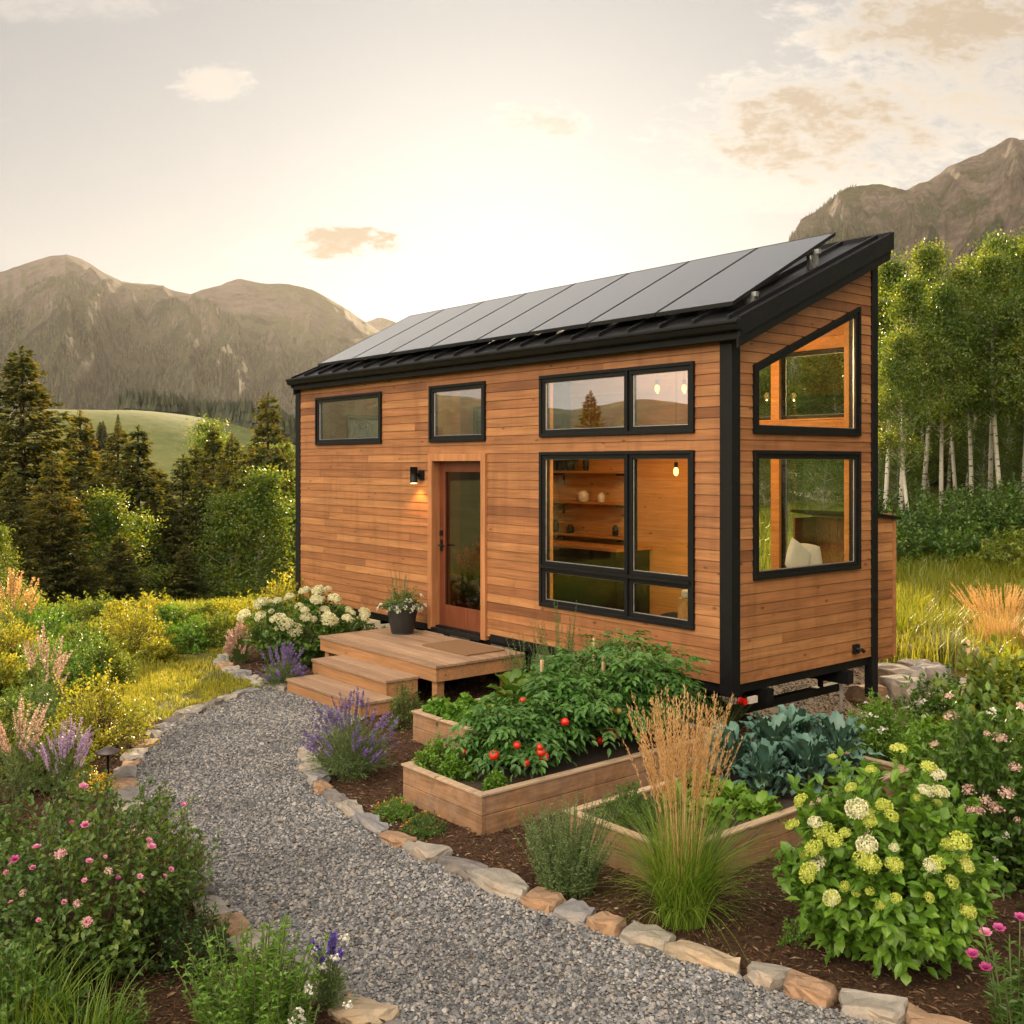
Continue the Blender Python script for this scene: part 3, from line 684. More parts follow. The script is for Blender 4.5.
zt_ = rz(YR0)-.015
g.prism([(XR0-.03, YR0+a, zt_+b) for a, b in prof], (XR1-XR0+.06, 0, 0))
g.box((XR0+.02, YR0+.001, zt_-.16), (XR1-.02, YR0+.019, zt_-.101))
g.build('gutter', M['black'], roof, .003)
# soffit
g = Geo(); slopebar(g, XR0+.05, XR1-.05, YR0+.02, YR1-.03, -.19, -.142); g.build('soffit', M['black'], roof)
# panels: eight, tilted a little steeper than the roof
xa, xb = -7.61, -.05; pw_ = (xb-xa)/8; yp0, yp1 = .10, 1.70; zp0, zp1 = rz(yp0)+.10, 4.80
for i in range(8):
    a = xa + i*pw_ + .006; b = xa + (i+1)*pw_ - .006
    g = Geo(); t_ = .035
    V = lambda s0, s1, t0, t1, dz0, dz1: g.hexa([(s0, t0, zz(t0)+dz0), (s1, t0, zz(t0)+dz0), (s1, t1, zz(t1)+dz0), (s0, t1, zz(t1)+dz0), (s0, t0, zz(t0)+dz1), (s1, t0, zz(t0)+dz1), (s1, t1, zz(t1)+dz1), (s0, t1, zz(t1)+dz1)])
    zz = lambda y: zp0 + (y-yp0)/(yp1-yp0)*(zp1-zp0)
    V(a, b, yp0, yp0+.012, -t_, 0); V(a, b, yp1-.012, yp1, -t_, 0); V(a, a+.012, yp0+.012, yp1-.012, -t_, 0); V(b-.012, b, yp0+.012, yp1-.012, -t_, 0)
    pn = g.build('solar_panel', M['black'], house)
    g = Geo(); V(a+.012, b-.012, yp0+.012, yp1-.012, -.008, -.002); g.build('solar_glass', M['solar'], pn)
g = Geo()
for yy in (.38, 1.35):
    g.box((xa-.03, yy-.02, zz(yy)-.08), (xb+.045, yy+.02, zz(yy)-.036))
    x = xa+.2
    while x < xb: g.box((x-.02, yy-.019, rz(yy)-.02), (x+.02, yy+.019, zz(yy)-.081)); x += .81
    g.box((xb-.02, yy-.019, rz(yy)-.02), (xb+.02, yy+.019, zz(yy)-.081))
g.build('mounting_rail', M['steel'], house)

# utility closet on the back wall
g = Geo(); cx0, cx1, cy0, cy1, ct = -1.0, -.05, YB+.03, YB+.46, 1.97
for i in range(10):
    a = cx0 + i*(cx1-cx0)/10; g.box((a+.002, cy1-.02, .50), (a+(cx1-cx0)/10-.002, cy1, ct-.06))
i = 0; zc_ = .5
while zc_ < ct-.07: g.hexa([(cx1, cy0+.001, zc_), (cx1+.018, cy0+.001, zc_), (cx1+.018, cy1-.05, zc_), (cx1, cy1-.05, zc_), (cx1, cy0+.001, zc_+BH-.004), (cx1+.01, cy0+.001, zc_+BH-.004), (cx1+.01, cy1-.05, zc_+BH-.004), (cx1, cy1-.05, zc_+BH-.004)]); zc_ += BH
g.box((cx1-.02, cy1-.049, .48), (cx1+.024, cy1+.01, ct-.05)); g.box((cx0, cy0+.001, .5), (cx0+.02, cy1-.021, ct-.06)); g.box((cx0+.02, cy0+.002, .46), (cx1, cy1-.021, .5))
clo = g.build('utility_closet', M['cedar_y'], house)
g = Geo(); g.hexa([(cx0-.04, cy0, ct), (cx1+.06, cy0, ct), (cx1+.06, cy1+.05, ct-.06), (cx0-.04, cy1+.05, ct-.06), (cx0-.04, cy0, ct+.03), (cx1+.06, cy0, ct+.03), (cx1+.06, cy1+.05, ct-.03), (cx0-.04, cy1+.05, ct-.03)]); g.build('closet_lid', M['black'], clo)

# trailer: rails, cross members, wheels, jack, lights
g = Geo()
g.box((XL+.02, .02, ZB-.09), (-.02, YB-.02, ZB-.002)); 
for yy in (.45, YB-.55): g.box((XL+.1, yy, ZB-.22), (.05, yy+.10, ZB-.091))
for x in np.arange(XL+.5, 0, .8): g.box((x, .1, ZB-.16), (x+.05, .449, ZB-.091)); g.box((x, .551, ZB-.16), (x+.05, YB-.551, ZB-.091))
g.box((-.35, .3, .16), (-.27, YB-.2, .24)); g.box((-.33, .5, .24), (-.29, .54, ZB-.221)); g.box((-.33, YB-.5, .24), (-.29, YB-.46, ZB-.221))
tf = g.build('trailer_frame', M['black'], house)
g = Geo(); fx0, fx1 = onfront(492), onfront(600)
g.box((fx0, -.03, ZB-.05), (fx1, .0, ZB+.03)); g.box((fx0, .0, ZB-.02), (fx1, .3, ZB+.01)); g.build('wheel_fender', M['black'], house, .004)
def wheel(x, y, r=.36, w=.2):
    g = Geo(); pr = [(r*.62, -w/2), (r*.9, -w/2), (r*.97, -w/2+.02), (r, -w/2+.05), (r, w/2-.05), (r*.97, w/2-.02), (r*.9, w/2), (r*.62, w/2)]
    m_ = 40; th = np.arange(m_)*2*np.pi/m_; V = np.array([[(x+a*math.cos(t_), y+b, r+a*math.sin(t_)) for t_ in th] for a, b in pr]); k = len(pr)
    i_ = np.arange(k*m_).reshape(k, m_); nx = np.roll(i_, -1, 1); nk = np.roll(i_, -1, 0); nn = np.roll(nx, -1, 0)
    g.add(V.reshape(-1, 3), np.stack([i_, nx, nn, nk], -1).reshape(-1, 4), 0, True)
    wh = g.build('wheel', M['rubber'], house)
    g = Geo(); g.tube([(x, y-w*.42, r), (x, y-w*.30, r)], r*.61, 24, smooth=False); g.tube([(x, y-w*.52, r), (x, y-w*.421, r)], r*.2, 12, smooth=False); g.build('rim', M['white'], wh)
for x in (onfront(553, None, .2)+.05, onfront(553, None, .2)-.75, onfront(553, None, .2)-1.55): wheel(x, .18); wheel(x, YB-.2)
g = Geo(); g.tube([(-.5, .2, ZB-.09), (-.5, .2, .06)], .035, 10); g.box((-.6, .1, .0), (-.4, .3, .06)); g.build('stabiliser_jack', M['black'], house)
g = Geo(); g.tube([(-.03, .16, ZB-.16), (.035, .16, ZB-.16)], .032, 14)
m_red = m_plain('red_reflector', (.5, .012, .008), .25); g.build('tail_light', m_red, house)
g = Geo(); g.box((.005, .22, ZB-.19), (.03, .34, ZB-.13)); g.build('marker_plate', M['white'], house)
hy, hz2 = onside(865, 647, .03)
g = Geo(); g.box((.02, hy-.21, hz2-.045), (.05, hy-.12, hz2+.045)); g.tube([(.05, hy-.17, hz2), (.10, hy-.17, hz2), (.13, hy-.165, hz2-.02)], .017, 10); g.build('hose_tap', M['black'], house)
# ------------------------------------------------------------------ things inside, seen through the glass
def hthing(name, label, cat, x, y, z=0.0, rot=0.0, group=None): return thing(name, label, cat, H2W(x, y, z), HROT+rot, group)
def pendant(px, py, y, lab, zc=None):
    x, z = onfront(px, py, y); zc = wz(y)-.075
    p = hthing('pendant_lamp', lab, 'lamp', x, y, z, group='pendant lamps inside the house')
    g = Geo(); g.tube([(0, 0, .08), (0, 0, zc-z)], .004, 6); g.build('cord', M['black'], p)
    g = Geo(); g.tube([(0, 0, .035), (0, 0, .09)], .02, 10); g.build('socket', M['black'], p)
    g = Geo(); k = 9; th = np.linspace(0, np.pi, k); g.tube([(0, 0, -.05+.045*(1-math.cos(t_))) for t_ in th], [.002+.024*math.sin(t_) for t_ in th], 14); g.build('bulb', M['bulb'], p)
    point('pendant_light', (0, 0, -.058), 9, (1, .52, .18), .008, p)
pendant(676, 471, .75, 'lit bare-bulb pendant seen through the tall lower front window near the corner')
pendant(657, 388, 1.3, 'left lit bulb seen through the small upper front window near the corner')
pendant(684, 388, 1.3, 'right lit bulb seen through the small upper front window near the corner')
def added_ceiling_lamp(x, y, e_, lab):  # unseen lamps added to brighten the rooms behind the glass
    z = wz(y)-.10; p = hthing('added_ceiling_lamp', lab, 'lamp', x, y, z, group='added ceiling lamps inside the house')
    g = Geo(); g.tube([(0, 0, -.07), (0, 0, .03)], .06, 16); g.build('lamp_housing', M['black'], p)
    g = Geo(); g.tube([(0, 0, -.075), (0, 0, -.071)], .045, 16); g.build('lens', M['lampglow'], p); point('added_ceiling_light', (0, 0, -.10), e_, (1, .58, .25), .03, p)
added_ceiling_lamp(-3.2, 1.5, 6, 'small added ceiling lamp above the kitchen, inside, unseen')
added_ceiling_lamp(-1.0, .5, 50, 'small added ceiling lamp above the window seat, inside, unseen')
added_ceiling_lamp(-6.3, 1.5, 8, 'small added ceiling lamp at the far bedroom end, inside, unseen')
# shelves and kitchen on the back wall
for k, z in enumerate((1.55, 1.98, 2.38)):
    s_ = hthing('wall_shelf', ['lowest', 'middle', 'topmost'][k] + ' pine wall shelf with dark crockery, seen through the lower front window', 'shelf', -4.0, YB-.1, z, group='pine wall shelves')
    g = Geo(); g.box((-.75, -.22, 0), (.75, 0, .03)); g.build('shelf_board', M['pine_x'], s_, .003)
    for bx in (-.6, .6): g = Geo(); g.box((bx, -.2, -.03), (bx+.02, 0, -.001)); g.box((bx, -.02, -.15), (bx+.02, 0, -.031)); g.build('bracket', M['black'], s_)
rg = rnd(77)
for k in (0, 2, 3, 5, 7, 8, 10, 12):
    z = (1.581, 2.011, 2.411)[k % 3]; x = -4.65 + (k//3)*.29 + rg.uniform(-.03, .03); h_ = rg.uniform(.1, .22); r_ = rg.uniform(.035, .08)
    g = Geo(); pr = [(0, r_*.7), (h_*.15, r_), (h_*.7, r_), (h_*.85, r_*.6), (h_, r_*.65)]
    g.tube([(0, 0, a) for a, _ in pr], [b for _, b in pr], 14)
    o = g.build('jar', M['white'] if k % 3 == 1 else M['black'])
    o.location = H2W(x, YB-.22, z); tag(o, 'small %s jar on the %s pine shelf, %s from the left' % (('pale' if k % 3 == 1 else 'dark'), ['lowest', 'middle', 'topmost'][k % 3], ['first', 'second', 'third', 'fourth', 'fifth'][k//3]), 'jar', 'jars on the kitchen shelves')
kc = hthing('kitchen_counter', 'dark kitchen counter below the shelves, seen through the lower front window', 'counter', -3.9, YB-.42, ZB+.06)
g = Geo(); g.box((-.9, -.28, .0), (.9, .3, .84)); g.build('cabinet', M['black'], kc, .004)
g = Geo(); g.box((-.93, -.31, .8401), (.93, .31, .88)); g.build('worktop', M['pine_x'], kc, .004)
for dx in (-.6, 0, .6): g = Geo(); g.tube([(dx-.1, -.31, .6), (dx+.1, -.31, .6)], .006, 6); g.build('handle', M['steel'], kc)
hd = hthing('range_hood', 'black range hood hanging over the counter inside', 'hood', -4.55, YB-.25, 2.55)
g = Geo(); g.hexa([(-.28, -.22, 0), (.28, -.22, 0), (.28, .13, 0), (-.28, .13, 0), (-.12, -.05, .3), (.12, -.05, .3), (.12, .13, .3), (-.12, .13, .3)]); g.box((-.1, -.03, .301), (.1, .13, 1.2)); g.build('hood_body', M['black'], hd)
# window seat with cushion, table
ws = hthing('window_seat', 'pine window seat behind the lower gable window', 'bench', -.45, .95, ZB+.06)
g = Geo(); g.box((-.35, -.75, 0), (.32, .95, .62)); g.build('seat_box', M['pine_y'], ws, .004)
g = Geo(); g.box((-.33, -.73, .621), (.30, .93, .70)); g.build('seat_pad', M['linen'], ws, .02)
def cushion(x, y, z, rx, lab, s=.24):
    g = Geo(); n_ = 14; a = np.linspace(-1, 1, n_); U, V_ = np.meshgrid(a, a, indexing='ij'); T = .3*(1-np.abs(U)**3)**.6*(1-np.abs(V_)**3)**.6
    i = np.arange(n_*n_).reshape(n_, n_)
    for sg in (1, -1):
        X = U*(1-.08*V_**2)*s; Y = V_*(1-.08*U**2)*s; f = np.stack([i[:-1, :-1], i[1:, :-1], i[1:, 1:], i[:-1, 1:]], -1).reshape(-1, 4)
        g.add(np.stack([X, sg*T*s*.8, Y], -1).reshape(-1, 3), f if sg < 0 else f[:, ::-1].copy(), 0, True)
    o = g.build('cushion', M['linen']); o.location = H2W(x, y, z); o.rotation_euler = (R(-15), R(rx), HROT+R(80)); o.scale = (.72,)*3; return tag(o, lab, 'cushion', 'cushions on the window seat')
cushion(-.25, 1.35, ZB+1.02, 35, 'cream cushion tipped on its corner behind the lower gable window')
cushion(-.3, 1.62, ZB+.99, 8, 'cream cushion standing upright behind the lower gable window')

# ------------------------------------------------------------------ deck and steps
deck = hthing('wooden_deck', 'small cedar entry deck with two steps in front of the door', 'deck', 0, 0)
DX0, DX1, DY = -5.15, -2.76, -1.23; DZ = .455
g = Geo(); n = 9
for i in range(n):
    a = DY-.02 + i*(-.062-DY+.02)/n; g.box((DX0-.01, a+.003, DZ-.028), (DX1+.02, a+(-.062-DY+.02)/n-.003, DZ))
g.build('deck_boards', M['deck_x'], deck, .003)
g = Geo(); g.box((DX0+.01, DY, DZ-.17), (DX1, DY+.035, DZ-.0285)); g.box((DX1-.035, DY+.036, DZ-.17), (DX1, -.07, DZ-.0285)); g.box((DX0+.01, DY+.036, DZ-.17), (DX0+.045, -.07, DZ-.0285)); g.build('deck_skirt', M['deck_f'], deck, .003)
for (x, y) in ((DX1-.13, DY+.04), (DX0+.05, DY+.04), (DX1-.13, -.3), (DX0+.05, -.3)):
    g = Geo(); g.box((x, y, -.05), (x+.09, y+.09, DZ-.029)); g.build('leg', M['deck_f'], deck, .003)
for k, (y0, z, xr) in enumerate(((-1.62, .305, -3.08), (-2.0, .155, -2.95))):
    x0 = -4.62 + .13*k; y1 = y0+.39
    g = Geo(); g.box((x0, y0-.015, z-.03), (xr+.015, y0+.185, z)); g.box((x0, y0+.19, z-.03), (xr+.015, y1-.002+.0*k, z))
    g.build('tread', M['deck_x'], deck, .004)
    g = Geo(); g.box((x0+.005, y0, 0 if k else z-.15), (xr, y0+.03, z-.0305)); g.box((xr-.03, y0+.031, 0 if k else .0), (xr, y1-.0035, z-.0305)); g.box((x0+.005, y0+.031, 0), (x0+.035, y1-.0035, z-.0305)); g.build('riser', M['deck_f'], deck, .003)
mx = hthing('doormat', 'flat brown coir doormat on the deck at the door', 'doormat', onfront(468, None, -.35), -.42, DZ+.001)
g = Geo(); g.box((-.42, -.26, 0), (.42, .26, .018)); g.build('coir_pad', M['coir'], mx, .004)

# ------------------------------------------------------------------ raised beds
def raised_bed(x0, x1, y0, y1, h, lab):
    b = hthing('raised_bed', lab, 'raised bed', x0, y0, 0, group='wooden raised beds'); X, Y = x1-x0, y1-y0; T = .04
    hs = [(0.0, h*.48), (h*.48+.004, h-.012)]
    def brd(lo, hi, m_):
        g = Geo(); g.box(lo, hi); g.build('side_board', M[m_], b, .004)
    for a, c in hs:
        brd((0, 0, a-.03 if a == 0 else a), (X, T, c), 'bed_x'); brd((0, Y-T, a-.03 if a == 0 else a), (X, Y, c), 'bed_x')
        brd((0, T+.001, a-.03 if a == 0 else a), (T, Y-T-.001, c), 'bed_y'); brd((X-T, T+.001, a-.03 if a == 0 else a), (X, Y-T-.001, c), 'bed_y')
    g = Geo(); e_ = .012; w_ = .05
    g.box((-e_, -e_, h-.011), (X+e_, w_, h+.006)); g.box((-e_, Y-w_, h-.011), (X+e_, Y+e_, h+.006)); g.box((-e_, w_+.001, h-.011), (w_, Y-w_-.001, h+.006)); g.box((X-w_, w_+.001, h-.011), (X+e_, Y-w_-.001, h+.006))
    g.build('rim', M['bedtop'], b, .003)
    for (cx_, cy_) in ((T+.001, T+.001), (X-T-.051, T+.001), (T+.001, Y-T-.051), (X-T-.051, Y-T-.051)):
        g = Geo(); g.box((cx_, cy_, 0), (cx_+.05, cy_+.05, h-.012)); g.build('corner_block', M['bed_x'], b)
    g = Geo(); n_ = 30; a = np.linspace(T+.0005, X-T-.0005, n_); c = np.linspace(T+.0005, Y-T-.0005, n_*2); U, V_ = np.meshgrid(a, c, indexing='ij'); Z = h-.07+.035*fbm(U*7, V_*7, 3, 4)
    i = np.arange(n_*n_*2).reshape(n_, n_*2); g.add(np.stack([U, V_, Z], -1).reshape(-1, 3), np.stack([i[:-1, :-1], i[1:, :-1], i[1:, 1:], i[:-1, 1:]], -1).reshape(-1, 4), 0, True)
    g.build('soil', M['soil'], b); return b
BA = (-.60, .35, -3.06, -.5); BB = (-1.95, -.98, -2.06, -.5); BC = (.88, 1.82, -2.77, -.17)
raised_bed(*BA, .275, 'front knotty raised bed full of tomato plants, nearest the gravel path')
raised_bed(*BB, .27, 'low raised bed of lettuce between the deck and the tomatoes')
raised_bed(*BC, .25, 'raised bed with blue-green kale behind the tall tan grass')
# ------------------------------------------------------------------ path, mulch, stones
def smooth(pts, n=12, closed=False):
    p = A_(pts, float); m_ = len(p); out = []
    for i in range(m_ if closed else m_-1):
        p0, p1, p2, p3 = (p[(i-1) % m_] if closed or i > 0 else p[0]), p[i], p[(i+1) % m_], (p[(i+2) % m_] if closed or i+2 < m_ else p[-1])
        for t in np.arange(n)/n: out.append(.5*((2*p1)+(-p0+p2)*t+(2*p0-5*p1+4*p2-p3)*t*t+(-p0+3*p1-3*p2+p3)*t**3))
    if not closed: out.append(p[-1])
    return A_(out)
def sheet(poly, z, name, m_, kind='structure'):
    g = Geo(); g.add([(x, y, z) for x, y in poly], [tuple(range(len(poly)))]); o = g.build(name, m_)
    return tag(o, kind=kind)
def inside(x, y, poly):
    c = np.zeros(x.shape, bool); px, py = poly[:, 0], poly[:, 1]; j = len(poly)-1
    for i in range(len(poly)):
        cond = ((py[i] > y) != (py[j] > y)) & (x < (px[j]-px[i])*(y-py[i])/(py[j]-py[i]+1e-12)+px[i]); c ^= cond; j = i
    return c
def ccw(p): a = np.sum(p[:, 0]*np.roll(p[:, 1], -1)-np.roll(p[:, 0], -1)*p[:, 1]); return p if a > 0 else p[::-1]
def scatter(poly, dens, rg):
    lo, hi = poly.min(0), poly.max(0); n = int(dens*np.prod(hi-lo)); q = rg.uniform(lo, hi, (n, 2)); return q[inside(q[:, 0], q[:, 1], poly)]
RE = [(302, 752), (304, 772), (316, 792), (336, 808), (358, 824), (384, 842), (412, 856), (440, 868), (472, 883), (505, 898), (540, 912), (580, 926), (625, 942), (680, 960), (740, 980), (800, 1001), (862, 1020), (960, 1050), (1100, 1090)]
LE = [(262, 691), (236, 699), (212, 708), (190, 718), (168, 731), (152, 745), (140, 762), (134, 782), (138, 806), (152, 834), (174, 862), (200, 890), (232, 918), (266, 944), (300, 966), (340, 992), (376, 1014), (430, 1045), (520, 1100)]
rE = smooth([P(*q)[:2] for q in RE], 10); lE = smooth([P(*q)[:2] for q in LE], 10)
s0 = A_(H2W(-3.0, -1.6)[:2]); s1 = A_(H2W(-4.6, -1.95)[:2]); s2 = A_(H2W(-4.95, -1.9)[:2])
path_poly = ccw(np.vstack([[A_(H2W(-2.95, -1.9)[:2])], rE, [A_([2.2, 2.6]), A_([-.2, 2.6])], lE[::-1], [s2]]))
def gravel_mat():
    m, t = mat('gravel_bed'); p = geoinfo(t)['Position']
    vo = t.node('ShaderNodeTexVoronoi', ins={'Vector': p, 'Scale': 75.0}); n = t.noise(p, 3, 4)
    c = t.ramp(t.node('ShaderNodeSeparateColor', ins={0: vo.outputs['Color']}).outputs[0], [(0, (.10, .10, .105)), (.5, (.20, .195, .19)), (1, (.36, .34, .32))])
    c = t.mix(t.rng(vo.outputs['Distance'], .3, .7, 0, .8), c, (.04, .04, .04))
    finish(t, pbsdf(t, c, .85, 0, bump(t, t.math('SUBTRACT', 1.0, vo.outputs['Distance']), 1.0, .01), .2)); return m
def pebble_mat():
    m, t = mat('gravel_pebbles'); r = geoinfo(t)['Random Per Island']; p = geoinfo(t)['Position']
    c = t.ramp(r, [(0, (.065, .072, .085)), (.3, (.13, .138, .15)), (.6, (.21, .212, .222)), (.8, (.25, .225, .20)), (.93, (.36, .35, .34)), (1, (.14, .135, .135))])
    k = t.rng(t.noise(p, 1.1, 5, .6), .3, .7, .72, 1.2)
    finish(t, pbsdf(t, t.mix(1.0, c, t.node('ShaderNodeCombineColor', ins={0: k, 1: k, 2: k}).outputs[0], 'MULTIPLY'), .8, 0, None, .25)); return m
sheet(path_poly, .012, 'gravel_path', gravel_mat())
def rocks_batch(g, q, z, size, rg, flat=.65):
    """small faceted stones at points q (n,2)"""
    n = len(q); B = A_([(1,0,0),(.31,.95,0),(-.81,.59,0),(-.81,-.59,0),(.31,-.95,0),(.45,.3,.8),(-.5,.25,.85),(.0,-.55,.8)], float)
    Fc = A_([[0,1,5],[1,2,6],[2,3,6],[3,4,7],[4,0,7],[1,6,5],[3,7,6],[0,5,7],[5,6,7]])
    V = B[None]*(1+rg.uniform(-.28, .28, (n, 8, 3)))*size[:, None, None]*A_([1, .8, flat]); a = rg.uniform(0, 2*np.pi, n); ca, sa = np.cos(a)[:, None], np.sin(a)[:, None]
    tl = rg.normal(0, .25, (n, 2)); V[..., 2] += V[..., 0]*tl[:, :1] + V[..., 1]*tl[:, 1:]
    X = V[..., 0]*ca - V[..., 1]*sa + q[:, :1]; Y = V[..., 0]*sa + V[..., 1]*ca + q[:, 1:2]; Z = V[..., 2] + z
    g.add(np.stack([X, Y, Z], -1).reshape(-1, 3), (np.arange(n)*8)[:, None, None]*1 + Fc[None] if False else ((np.arange(n)*8)[:, None, None]+Fc[None]).reshape(-1, 3), 0, False)
rg = rnd(5); g = Geo()
q = scatter(path_poly, 3300, rg); q = q[q[:, 1] > 3.9]; d = q[:, 1]
q = q[rg.uniform(size=len(q)) < np.clip(9.5/d, .45, 1)]
rocks_batch(g, q, .012 + rg.uniform(-.001, .007, len(q))[:, None], rg.lognormal(math.log(.0112), .25, len(q)), rg)
qs = scatter(ccw(np.vstack([rE + A_([.22, .1]), rE[::-1]])), 120, rg); rocks_batch(g, qs, .012, rg.uniform(.006, .012, len(qs)), rg)
tag(g.build('gravel', pebble_mat()), kind='stuff', label='loose grey gravel of the curving path', cat='gravel')

q = scatter(path_poly, 9, rg); n = len(q); g = Geo(); g.leaves(np.c_[q, np.full(n, .022)], np.c_[rg.normal(size=(n, 2)), rg.normal(0, .1, n)], rg.uniform(.02, .05, n), rg.uniform(.01, .02, n), rg, 's', N=rg.normal(0, .3, (n, 3))+A_([0, 0, 1]))
LITTER = g
def mulch_mat():
    m, t = mat('bark_mulch_ground'); p = geoinfo(t)['Position']; n = t.noise(p, 45, 6, .7); n2 = t.noise(p, 2, 4)
    c = t.ramp(n, [(.3, (.018, .011, .007)), (.5, (.06, .034, .02)), (.7, (.12, .07, .042))]); c = t.mix(t.rng(n2, .4, .7, 0, .4), c, (.05, .03, .018))
    finish(t, pbsdf(t, c, .95, 0, bump(t, n, .9, .02), .15)); return m
right_mulch = ccw(np.vstack([rE, [A_([4.2, 3.4]), A_([5.4, 5.6]), A_([5.9, 8.0]), A_([6.2, 10.5]), A_([5.4, 13.6]), A_(H2W(.3, YB+2.3)[:2]), A_(H2W(-8.1, YB+.3)[:2]), A_(H2W(-8.4, -1.0)[:2]), A_(H2W(-5.2, -1.95)[:2])]]))
left_mulch = ccw(np.vstack([lE[24:], [A_([-2.2, 3.0]), A_([-4.0, 4.6]), A_([-5.2, 7.0]), A_([-5.6, 9.3]), A_(P(20, 738)[:2]), A_(P(90, 722)[:2]), A_(P(120, 712)[:2]), A_(P(150, 722)[:2])]]))
hyd_mulch = ccw(smooth([P(*q)[:2] for q in ((292, 692), (262, 687), (236, 676), (224, 664), (228, 648), (262, 630), (330, 622), (400, 640))], 6, True))
MM = mulch_mat()
sheet(right_mulch, .004, 'mulch_bed', MM); sheet(left_mulch, .004, 'mulch_bed', MM); sheet(hyd_mulch, .005, 'mulch_bed', MM)
def chip_mat():
    m, t = mat('bark_chips'); r = geoinfo(t)['Random Per Island']
    c = t.ramp(r, [(0, (.03, .016, .01)), (.45, (.085, .045, .025)), (.75, (.15, .085, .05)), (.95, (.24, .16, .10)), (1, (.36, .28, .2))])
    finish(t, pbsdf(t, c, .9, 0, None, .15)); return m
g = Geo()
for poly, dn in ((right_mulch, 1100), (left_mulch, 1500), (hyd_mulch, 500)):
    q = scatter(poly, dn, rg); q = q[~inside(q[:, 0], q[:, 1], path_poly)]; q = q[(q[:, 1] > 3.9) & (q[:, 1] < 15)]; q = q[rg.uniform(size=len(q)) < np.clip(6.5/q[:, 1], .2, 1)]
    n = len(q); D = rg.normal(size=(n, 3)); D[:, 2] *= .25
    g.leaves(np.c_[q, rg.uniform(.006, .022, n)], D, rg.lognormal(math.log(.032), .45, n), rg.uniform(.005, .014, n), rg, 's', N=rg.normal(0, .5, (n, 3)) + A_([0, 0, 1]))
CHM = chip_mat(); tag(LITTER.build('leaf_litter', CHM), kind='stuff', label='dry leaf scraps lying on the gravel', cat='leaf litter')
tag(g.build('bark_chips', CHM), kind='stuff', label='brown bark chips scattered over the planting beds', cat='mulch')

ORD = ['first', 'second', 'third', 'fourth', 'fifth', 'sixth', 'seventh', 'eighth', 'ninth', 'tenth', 'eleventh', 'twelfth', 'thirteenth', 'fourteenth', 'fifteenth', 'sixteenth', 'seventeenth', 'eighteenth', 'nineteenth', 'twentieth']
def stone_mesh(L, Wd, H, seed, k=5):
    rg = rnd(seed); nx, ny = k+2, k
    # rounded block from a subdivided box, knocked about
    g = Geo(); import itertools as it
    n_ = 5; a = np.linspace(-1, 1, n_); V = []; idx = {}; Fc = []
    def vid(p):
        key = tuple(np.round(p, 4))
        if key not in idx: idx[key] = len(V); V.append(p)
        return idx[key]
    for ax in range(3):
        for sg in (-1, 1):
            for i in range(n_-1):
                for j in range(n_-1):
                    qd = []
                    for (u_, v_) in ((a[i], a[j]), (a[i+1], a[j]), (a[i+1], a[j+1]), (a[i], a[j+1])):
                        p = [0, 0, 0]; p[ax] = sg; p[(ax+1) % 3] = u_; p[(ax+2) % 3] = v_; qd.append(vid(p))
                    Fc.append(tuple(qd if sg > 0 else qd[::-1]))
    V = A_(V, float); r_ = np.linalg.norm(V, axis=1, keepdims=True); V = V*(1-.13*(r_-1)/.732)          # soften corners
    sk = rg.uniform(-.34, .34, 6)
    X = V[:, 0]*(1+sk[0]*V[:, 1]); Y = V[:, 1]*(1+sk[1]*V[:, 0]) ; Z = V[:, 2]*(1+.25*sk[2]*V[:, 0]+.25*sk[3]*V[:, 1])
    X = X + .12*(fbm(V[:, 0]*1.7+seed, V[:, 2]*1.7+V[:, 1], 1, 2)-.5)*2; Y = Y + .22*(fbm(V[:, 1]*1.9+seed, V[:, 0]*1.9+V[:, 2], 2, 2)-.5)*2; Z = Z + .18*(fbm(V[:, 0]*2.2+seed, V[:, 1]*2.2+5, 3, 2)-.5)*2
    g.add(np.c_[X*L/2, Y*Wd/2, Z*H/2]+rg.normal(0, .006, V.shape), Fc, 0, False); return g
SM = []
for i, cs in enumerate([(.17, .16, .155), (.29, .27, .24), (.37, .30, .215), (.30, .20, .13), (.22, .22, .23), (.29, .27, .24)]):
    m, t = mat('edging_stone_' + ['charcoal', 'light_grey', 'tan', 'rust', 'slate', 'pale'][i]); v = objco(t); n = t.noise(v, 7, 6, .65); n2 = t.noise(v, 60, 5, .7); n3 = t.noise(v, 3, 3)
    k = t.rng(n, .28, .72, .6, 1.25); c = t.mix(t.rng(n3, .45, .7, 0, .6), cs, (cs[0]*1.1, cs[1]*.85, cs[2]*.6))
    c = t.mix(1.0, c, t.node('ShaderNodeCombineColor', ins={0: k, 1: k, 2: k}).outputs[0], 'MULTIPLY'); c = t.mix(t.rng(n2, .55, .75, 0, .45), c, (.07, .065, .06))
    finish(t, pbsdf(t, c, .88, 0, bump(t, t.math('ADD', n, t.math('MULTIPLY', n2, .5)), .6, .015), .25)); SM.append(m)
CN = ['charcoal', 'light grey', 'tan', 'rust brown', 'slate grey', 'pale']
